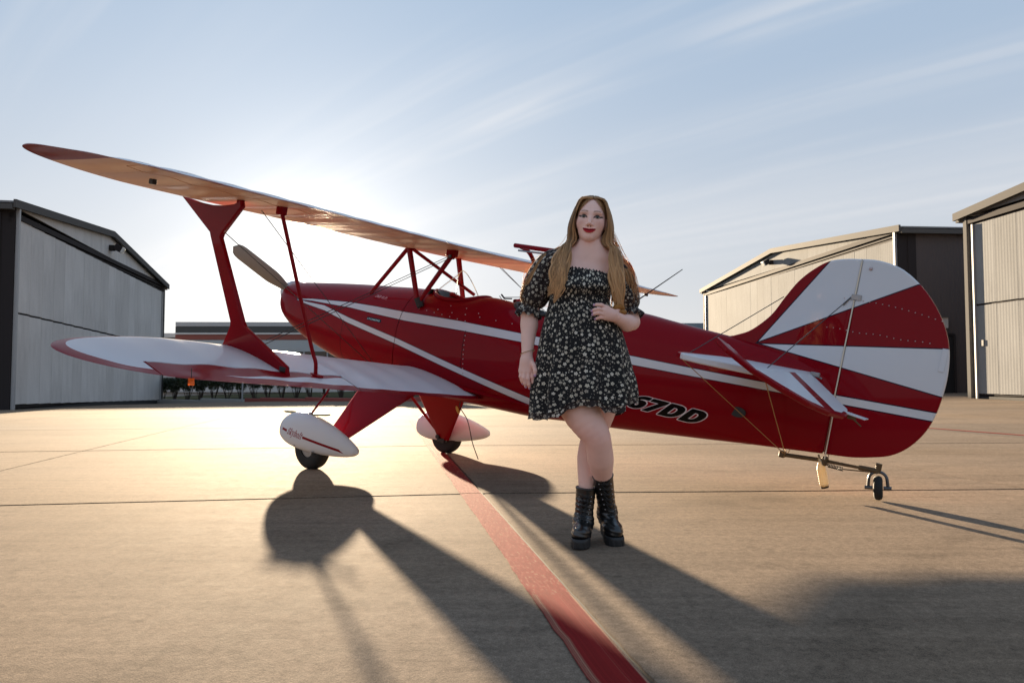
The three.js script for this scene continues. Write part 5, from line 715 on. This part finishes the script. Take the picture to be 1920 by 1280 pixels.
  part('hem_flounce', grid(NU, 10, (i, j) => { const p = dressPt(i, NV), t = j / 10, a = i / NU * 6.2832, k = 0.006 * t * Math.cos(a * 30); return [p[0] + (0.004 * t + k) * Math.cos(a) - 0.004 * Math.cos(a), p[1] + 0.006 - 0.034 * t + 0.003 * Math.cos(a * 22 + 1), p[2] + (0.004 * t + k) * Math.sin(a) - 0.004 * Math.sin(a)]; }, true, (i, j) => [i / NU * 1.25 / TILE + 0.5, -j * 0.003 / TILE]), sheerMat, dress);
  // puffed sleeves with gathered cuffs
  const sleeve = (path, rad, ph) => {
    const cv = new THREE.CatmullRomCurve3(path.map((p) => V(...p))), n = 64, m = 70, fr2 = cv.computeFrenetFrames(m, false), rr = mono(rad, 1);
    return part('sleeve', grid(n, m, (i, j) => { const t = j / m, a = i / n * 6.2832, c = cv.getPointAt(t), r0 = rr(t), cuff = Math.exp(-(((t - 0.865) / 0.02) ** 2)), rf = sstep(0.87, 1, t); const r = r0 * (1 + 0.05 * Math.cos(a * 7 + ph + t * 3) * sstep(0, 0.3, t) + 0.035 * Math.cos(a * 13 + t * 9) + rf * 0.12 * Math.cos(a * 9 + ph) - 0.06 * cuff); c.addScaledVector(fr2.normals[j], r * Math.cos(a)).addScaledVector(fr2.binormals[j], r * Math.sin(a)); return [c.x, c.y + rf * 0.006 * Math.cos(a * 9 + ph), c.z]; }, true, (i, j) => [i / n * 0.42 / TILE, j / m * 0.32 / TILE]), sheerMat, woman, 'semi sheer puffed sleeve');
  };
  sleeve([[-0.115, 1.30, -0.012], [-0.175, 1.29, -0.016], [-0.222, 1.225, -0.018], [-0.256, 1.14, -0.018], [-0.279, 1.075, -0.017], [-0.287, 1.04, -0.013]], [[0, 0.042], [0.12, 0.054], [0.35, 0.064], [0.6, 0.069], [0.78, 0.06], [0.865, 0.044], [0.93, 0.05], [1, 0.058]], 0);
  sleeve([[0.07, 1.27, -0.02], [0.115, 1.255, -0.024], [0.15, 1.195, -0.03], [0.168, 1.13, -0.03], [0.18, 1.075, -0.025], [0.186, 1.035, -0.012]], [[0, 0.04], [0.12, 0.05], [0.35, 0.057], [0.6, 0.06], [0.78, 0.054], [0.865, 0.043], [0.93, 0.05], [1, 0.057]], 2);
  // jewellery and wrist band
  part('bracelet', (() => { const g = new THREE.TorusGeometry(0.0335, 0.0016, 8, 48).rotateX(Math.PI / 2 - 0.1).rotateZ(0.28).scale(1.0, 1, 0.95); g.translate(-0.289, 0.874, 0.026); return g; })(), mat([0.45, 0.32, 0.14], 0.25, { metalness: 0.9 }), woman);
  part('wrist_band', merged([[0.112, 1.062, 0.1, 0.03, 0.2], [0.124, 1.05, 0.092, 0.026, 0.9]].map(([x, y, z, r, a]) => { const g = new THREE.TorusGeometry(r * 0.62, r * 0.42, 10, 30), p = g.attributes.position; for (let k = 0; k < p.count; k++) { const q = 1 + 0.12 * Math.sin(k * 1.7); p.setXYZ(k, p.getX(k) * q, p.getY(k) * q, p.getZ(k) * q); } g.computeVertexNormals(); return g.rotateX(0.7 + a).rotateY(0.5).translate(x, y, z); })), mat([0.36, 0.16, 0.035], 0.75), woman, 'ochre scrunchie on the wrist');

  // hair: scalp cap and long tapering locks parted in the middle
  {
    const hc = (k) => [lerp(0.19, 0.86, k), lerp(0.118, 0.5, k), lerp(0.066, 0.235, k)];
    const hairMat = new THREE.MeshPhysicalMaterial({ vertexColors: true, roughness: 0.5, specularIntensity: 0.35, transmission: 0.3, thickness: 0, side: THREE.DoubleSide, sheen: 0.3, sheenRoughness: 0.4, sheenColor: lin(0.6, 0.4, 0.22) });
    const r = rng(77), geos = [];
    // cap hugging the skull, hairline left open over the face
    const cap = grid(60, 34, (i, j) => { const u = lerp(-1, 1, i / 60) * 2.62, v = j / 34; const front = Math.abs(u) < 1.15; const a = u, e = lerp(1.5708, front ? lerp(1.12, -0.25, Math.pow(Math.abs(u) / 1.15, 0.9)) : -0.55, v); const c = Math.cos(e), q = [0.077 * c * Math.sin(a), 0.03 + 0.0955 * Math.sin(e), -0.016 + 0.094 * c * Math.cos(a)]; const k = 1 + 0.012 * Math.sin(u * 45) * (1 - Math.sin(e) * 0.6); return [q[0] * k, q[1], q[2] * k]; });
    cap.applyMatrix4(headM); cap.deleteAttribute('uv'); geos.push(tint(cap, (x, y, z) => hc(0.35 + 0.3 * (fbm(x * 260 + 70, y * 20, 2) - 0.5))));
    const lock = (pts, r0, seg, tone, flat) => {
      const cv = new THREE.CatmullRomCurve3(pts.map((p) => V(...p))), n = 6; const fm = cv.computeFrenetFrames(seg, false), wob = r() * 6.28, pos = [];
      const P2 = []; for (let j = 0; j <= seg; j++) P2.push(cv.getPointAt(j / seg));
      const g = grid(n, seg, (i, j) => { const t = j / seg, a = i / n * 6.2832, rad = r0 * Math.pow(Math.max(0.02, 1 - Math.pow(t, 2.4)), 0.7) * (0.55 + 0.45 * sstep(0, 0.18, t)); const T = cv.getTangentAt(t), out = V(P2[j].x, 0, P2[j].z + 0.02); out.addScaledVector(T, -out.dot(T)).normalize(); const s = T.clone().cross(out); const p = P2[j].clone().addScaledVector(s, rad * Math.cos(a)).addScaledVector(out, rad * flat * Math.sin(a)); return [p.x, p.y, p.z]; }, true);
      g.deleteAttribute('uv'); const m = tone; return tint(g, (x, y, z) => hc(clamp(m - 0.06 + 0.42 * sstep(1.5, 1.15, y) + 0.1 * (fbm(x * 90 + 30, y * 90, 2) - 0.5))));
    };
    const toW = (q) => V(...q).applyMatrix4(headM).toArray();
    for (let k = 0; k < 520; k++) {
      const s = k % 2 ? 1 : -1, u = r(), dpt = r();                  // u: front to back, dpt: inner to outer
      const z0 = lerp(0.07, -0.085, u), top = [s * 0.0015, 0.1305 - 0.012 * u * u - 0.026 * Math.pow(1 - u, 3), z0 * 0.6], w = 1 + 0.06 * dpt;
      const a = lerp(0.5, 2.4, u), sx = Math.sin(a), cz = Math.cos(a);
      const p0 = [s * 0.026 * w, 0.1245 - 0.012 * u * u - 0.02 * Math.pow(1 - u, 3), z0 * 0.62 + 0.004], p1 = [s * 0.054 * w, 0.097 - 0.008 * u, -0.005 + 0.066 * cz], p2 = [s * lerp(0.0665, 0.082, Math.min(1, sx)) * w, 0.045, -0.012 + 0.07 * cz * w], p3 = [s * (lerp(0.07, 0.092, sx) * w + 0.012 * dpt), -0.03, -0.014 + 0.06 * cz * w], p4 = [s * (0.062 + 0.045 * dpt), -0.1, -0.02 + 0.05 * cz];
      const path = [toW(top), toW(p0), toW(p1), toW(p2), toW(p3), toW(p4)];
      const cl = Math.floor(r() * 3), wv = (r() - 0.5) * 0.012, ph = cl * 2.1 + 0.9 * r(), wave = (y, A) => A * Math.sin(y * 26 + ph);
      const len = r();
      if (s < 0) {                                                   // falls over her shoulder, splits into the front and along the arm
        if (u < 0.62) { const sp = lerp(-0.01, 0.07, r()) ; path.push([-0.10 - sp * 0.6, 1.345, 0.045 + 0.02 * dpt], [-0.115 - sp * 0.8 + wave(1.28, 0.013), 1.285, 0.082 + 0.015 * dpt], [-0.128 - sp * 0.75 + wave(1.22, 0.018), 1.225, 0.115 + 0.012 * dpt], [-0.145 - sp * 0.5 + wave(1.16, 0.016) + wv, 1.165 - 0.01 * len, 0.13], [[-0.150, -0.176, -0.2][cl] + wv * 0.7, [1.13, 1.085, 1.115][cl] + 0.05 * (1 - len), 0.125]); }
        else { const o = r(); path.push([-0.12 - 0.03 * o, 1.355, 0.0 - 0.03 * dpt], [-0.19 - 0.03 * o, 1.318, -0.012 + 0.03 * dpt], [-0.245 - 0.02 * o, 1.25, -0.01 + 0.04 * dpt], [-0.285 - 0.02 * o + wave(1.18, 0.004), 1.18, 0.0 + 0.03 * dpt], [-0.313 - 0.012 * o, lerp(1.16, 1.1, len), 0.01]); }
      } else if (u < 0.66) { const sp = r(); path.push([0.086 + 0.034 * sp, 1.34, 0.04 + 0.022 * dpt], [0.084 + 0.045 * sp + wave(1.28, 0.008), 1.28, 0.074 + 0.016 * dpt], [0.08 + 0.053 * sp + wave(1.2, 0.012), 1.205, 0.104 + 0.014 * dpt], [0.092 + 0.04 * sp + wave(1.13, 0.011), 1.13, 0.114 + 0.01 * dpt], [[0.098, 0.117, 0.134][cl] + wv * 0.6, [1.07, 1.035, 1.06][cl] + 0.04 * (1 - len), 0.115]); }
      else { const o = r(); path.push([0.112 + 0.02 * o, 1.35, -0.02], [0.128 + 0.02 * o, 1.29, 0.01 - 0.03 * dpt], [0.152 + 0.03 * o + wave(1.22, 0.006), 1.235, -0.02 + 0.05 * dpt], [0.17 + 0.03 * o, lerp(1.2, 1.13, len), -0.02 + 0.05 * dpt]); }
      geos.push(lock(path, 0.0052 + 0.0052 * r(), 34, 0.02 + 0.62 * r(), 0.5));
    }
    for (let k = 0; k < 90; k++) { const q = lerp(-1, 1, k / 89), x0 = 0.075 * q; geos.push(lock([toW([x0 * 0.4, 0.12, -0.03]), toW([x0, 0.05, -0.1 + 0.03 * q * q]), toW([x0 * 1.15, -0.06, -0.095 + 0.035 * q * q]), [x0 * 1.5 + 0.005, 1.33, -0.085], [x0 * 1.8, 1.26, -0.1], [x0 * 1.9 - 0.02, 1.12 - 0.06 * r(), -0.12]], 0.009, 22, 0.1 + 0.4 * r(), 0.5)); }
    for (let k = 0; k < 110; k++) { const s = k % 2 ? 1 : -1, o = r(), y1 = 1.36 - 0.1 * r(), a = toW([s * 0.07, 0.06 - 0.1 * r(), 0.01 - 0.05 * r()]); const b = s < 0 ? [-0.1 - 0.05 * o, y1, 0.02 * r()] : [0.12 + 0.03 * o, y1, 0.0], c2 = s < 0 ? [-0.2 - 0.09 * o, 1.3 - 0.1 * r(), 0.0] : [0.165 + 0.04 * o, 1.25 - 0.06 * r(), 0.01], d2 = s < 0 ? [-0.27 - 0.05 * o, 1.2 - 0.12 * r(), 0.03] : [0.19 + 0.04 * o, 1.15 - 0.06 * r(), 0.03]; geos.push(lock([a, b, c2, d2], 0.0014, 18, 0.6 + 0.4 * r(), 0.6)); }
    part('hair', merge2(geos), hairMat, woman, 'long light brown hair parted in the middle');
  }

  // lace up boots
  const leather = mat([0.009, 0.009, 0.0095], 0.3, { clearcoat: 0.5, clearcoatRoughness: 0.25 }), soleMat = mat([0.02, 0.02, 0.021], 0.6), laceMat = mat([0.015, 0.015, 0.016], 0.8), metal = mat([0.4, 0.4, 0.42], 0.3, { metalness: 0.9 });
  const boot = (top, ankle, heel, ball, toe, lift, label) => {
    const f = V(toe[0] - heel[0], 0, toe[2] - heel[2]).normalize(), s = V(f.z, 0, -f.x);
    const sdf = (x, y, z) => { let d = capsule(x, y, z, top, ankle, 0.0465, 0.041); d = smin(d, capsule(x, y, z, ankle, heel, 0.042, 0.036), 0.02); d = smin(d, capsule(x, y, z, [lerp(ankle[0], heel[0], 0.4), lerp(ankle[1], heel[1], 0.5), lerp(ankle[2], heel[2], 0.3)], ball, 0.042, 0.038), 0.03); d = smin(d, capsule(x, y, z, ball, toe, 0.039, 0.031), 0.03);
      const n = V(top[0] - ankle[0], top[1] - ankle[1], top[2] - ankle[2]).normalize(), cut = (x - top[0]) * n.x + (y - top[1]) * n.y + (z - top[2]) * n.z; d = Math.max(d, cut - 0.004); d = Math.max(d, Math.min(heel[1], toe[1]) - 0.02 + lift * 0 - y); d += 0.0012 * Math.sin(y * 260 + x * 60) * sstep(0.14, 0.09, Math.abs(y - ankle[1])) ; return d; };
    const lo = [0, 1, 2].map((k) => Math.min(top[k], ankle[k], heel[k], ball[k], toe[k]) - 0.056), hi = [0, 1, 2].map((k) => Math.max(top[k], ankle[k], heel[k], ball[k], toe[k]) + 0.056);
    const g = polygonize(sdf, lo, hi, 0.0048), b = part('boot', g, leather, woman, label);
    // platform sole with a cleated edge
    const sole = []; const hy = heel[1] - 0.03, ty = toe[1] - 0.028, L = Math.hypot(toe[0] - heel[0], toe[2] - heel[2]);
    const foot = (a) => { const c = Math.cos(a), q = Math.sin(a), along = lerp(-0.045, L + 0.042, (1 + c) / 2), wd = lerp(0.034, 0.047, sstep(-0.2, 0.6, c)) * Math.sign(q) * Math.pow(Math.abs(q), 0.62); return [heel[0] + f.x * along + s.x * wd, lerp(hy, ty, clamp(along / L)), heel[2] + f.z * along + s.z * wd]; };
    const sg = grid(72, 8, (i, j) => { const a = i / 72 * 6.2832, p = foot(a), k = [[0.94, 0.012], [1.0, 0.01], [1.03, 0.004], [1.03, -0.004], [1.0 + (i % 4 < 2 ? 0.03 : 0), -0.008], [1.0 + (i % 4 < 2 ? 0.03 : 0), -0.028], [0.98, -0.03], [0.5, -0.03], [0.02, -0.03]][j]; const m = [heel[0] + f.x * L / 2, 0, heel[2] + f.z * L / 2]; return [m[0] + (p[0] - m[0]) * k[0], Math.max(p[1] + k[1], 0.001), m[2] + (p[2] - m[2]) * k[0]]; }, true);
    part('sole', sg, soleMat, b);
    const lc = []; for (let k = 0; k < 7; k++) { const t = k / 6, c = V(lerp(lerp(ankle[0], ball[0], 0.45), top[0], t), lerp(lerp(ankle[1], ball[1], 0.28), top[1] - 0.035, t), lerp(lerp(ankle[2], ball[2], 0.45) , top[2], t)).addScaledVector(f, lerp(0.034, 0.046, t)); const w2 = lerp(0.016, 0.021, t); c.y += (1 - t) * 0.012; lc.push(curveTube([c.clone().addScaledVector(s, -w2).addScaledVector(f, -0.008).toArray(), c.toArray(), c.clone().addScaledVector(s, w2).add(V(0, 0.016, 0)).addScaledVector(f, -0.008).toArray()], 0.0026, 10, 5), curveTube([c.clone().addScaledVector(s, w2).addScaledVector(f, -0.008).toArray(), c.clone().addScaledVector(f, 0.003).toArray(), c.clone().addScaledVector(s, -w2).add(V(0, 0.016, 0)).addScaledVector(f, -0.008).toArray()], 0.0026, 10, 5)); }
    part('lace', merged(lc), laceMat, b); const ey = []; for (let k = 0; k < 7; k++) for (const q of [-1, 1]) { const t = k / 6, c = V(lerp(lerp(ankle[0], ball[0], 0.45), top[0], t), lerp(lerp(ankle[1], ball[1], 0.28), top[1] - 0.035, t), lerp(lerp(ankle[2], ball[2], 0.45), top[2], t)).addScaledVector(f, lerp(0.022, 0.034, t)).addScaledVector(s, q * lerp(0.023, 0.028, t)); c.y += (1 - t) * 0.012; ey.push(new THREE.SphereGeometry(0.0032, 8, 6).translate(c.x, c.y, c.z)); }
    part('eyelet', merged(ey), metal, b).userData.kind = 'stuff';
    part('collar', (() => { const n = V(top[0] - ankle[0], top[1] - ankle[1], top[2] - ankle[2]).normalize(), g2 = new THREE.TorusGeometry(0.044, 0.0055, 8, 40), q = new THREE.Quaternion().setFromUnitVectors(V(0, 0, 1), n); g2.applyQuaternion(q); g2.translate(...top); return g2; })(), leather, b);
    return b;
  };
  boot([-0.018, 0.25, -0.068], [-0.03, 0.105, -0.075], [-0.03, 0.062, -0.1], [-0.048, 0.06, 0.015], [-0.057, 0.062, 0.05], 0, 'boot of the rear leg, toes to the viewer');
  boot([0.056, 0.312, -0.035], [0.086, 0.14, -0.125], [0.088, 0.09, -0.155], [0.105, 0.058, -0.055], [0.11, 0.056, -0.025], 0.02, 'boot of the front leg, heel lifted');
}

scene.traverse((o) => { if (o.isMesh) { o.castShadow = true; o.receiveShadow = true; } });
renderer.render(scene, camera);
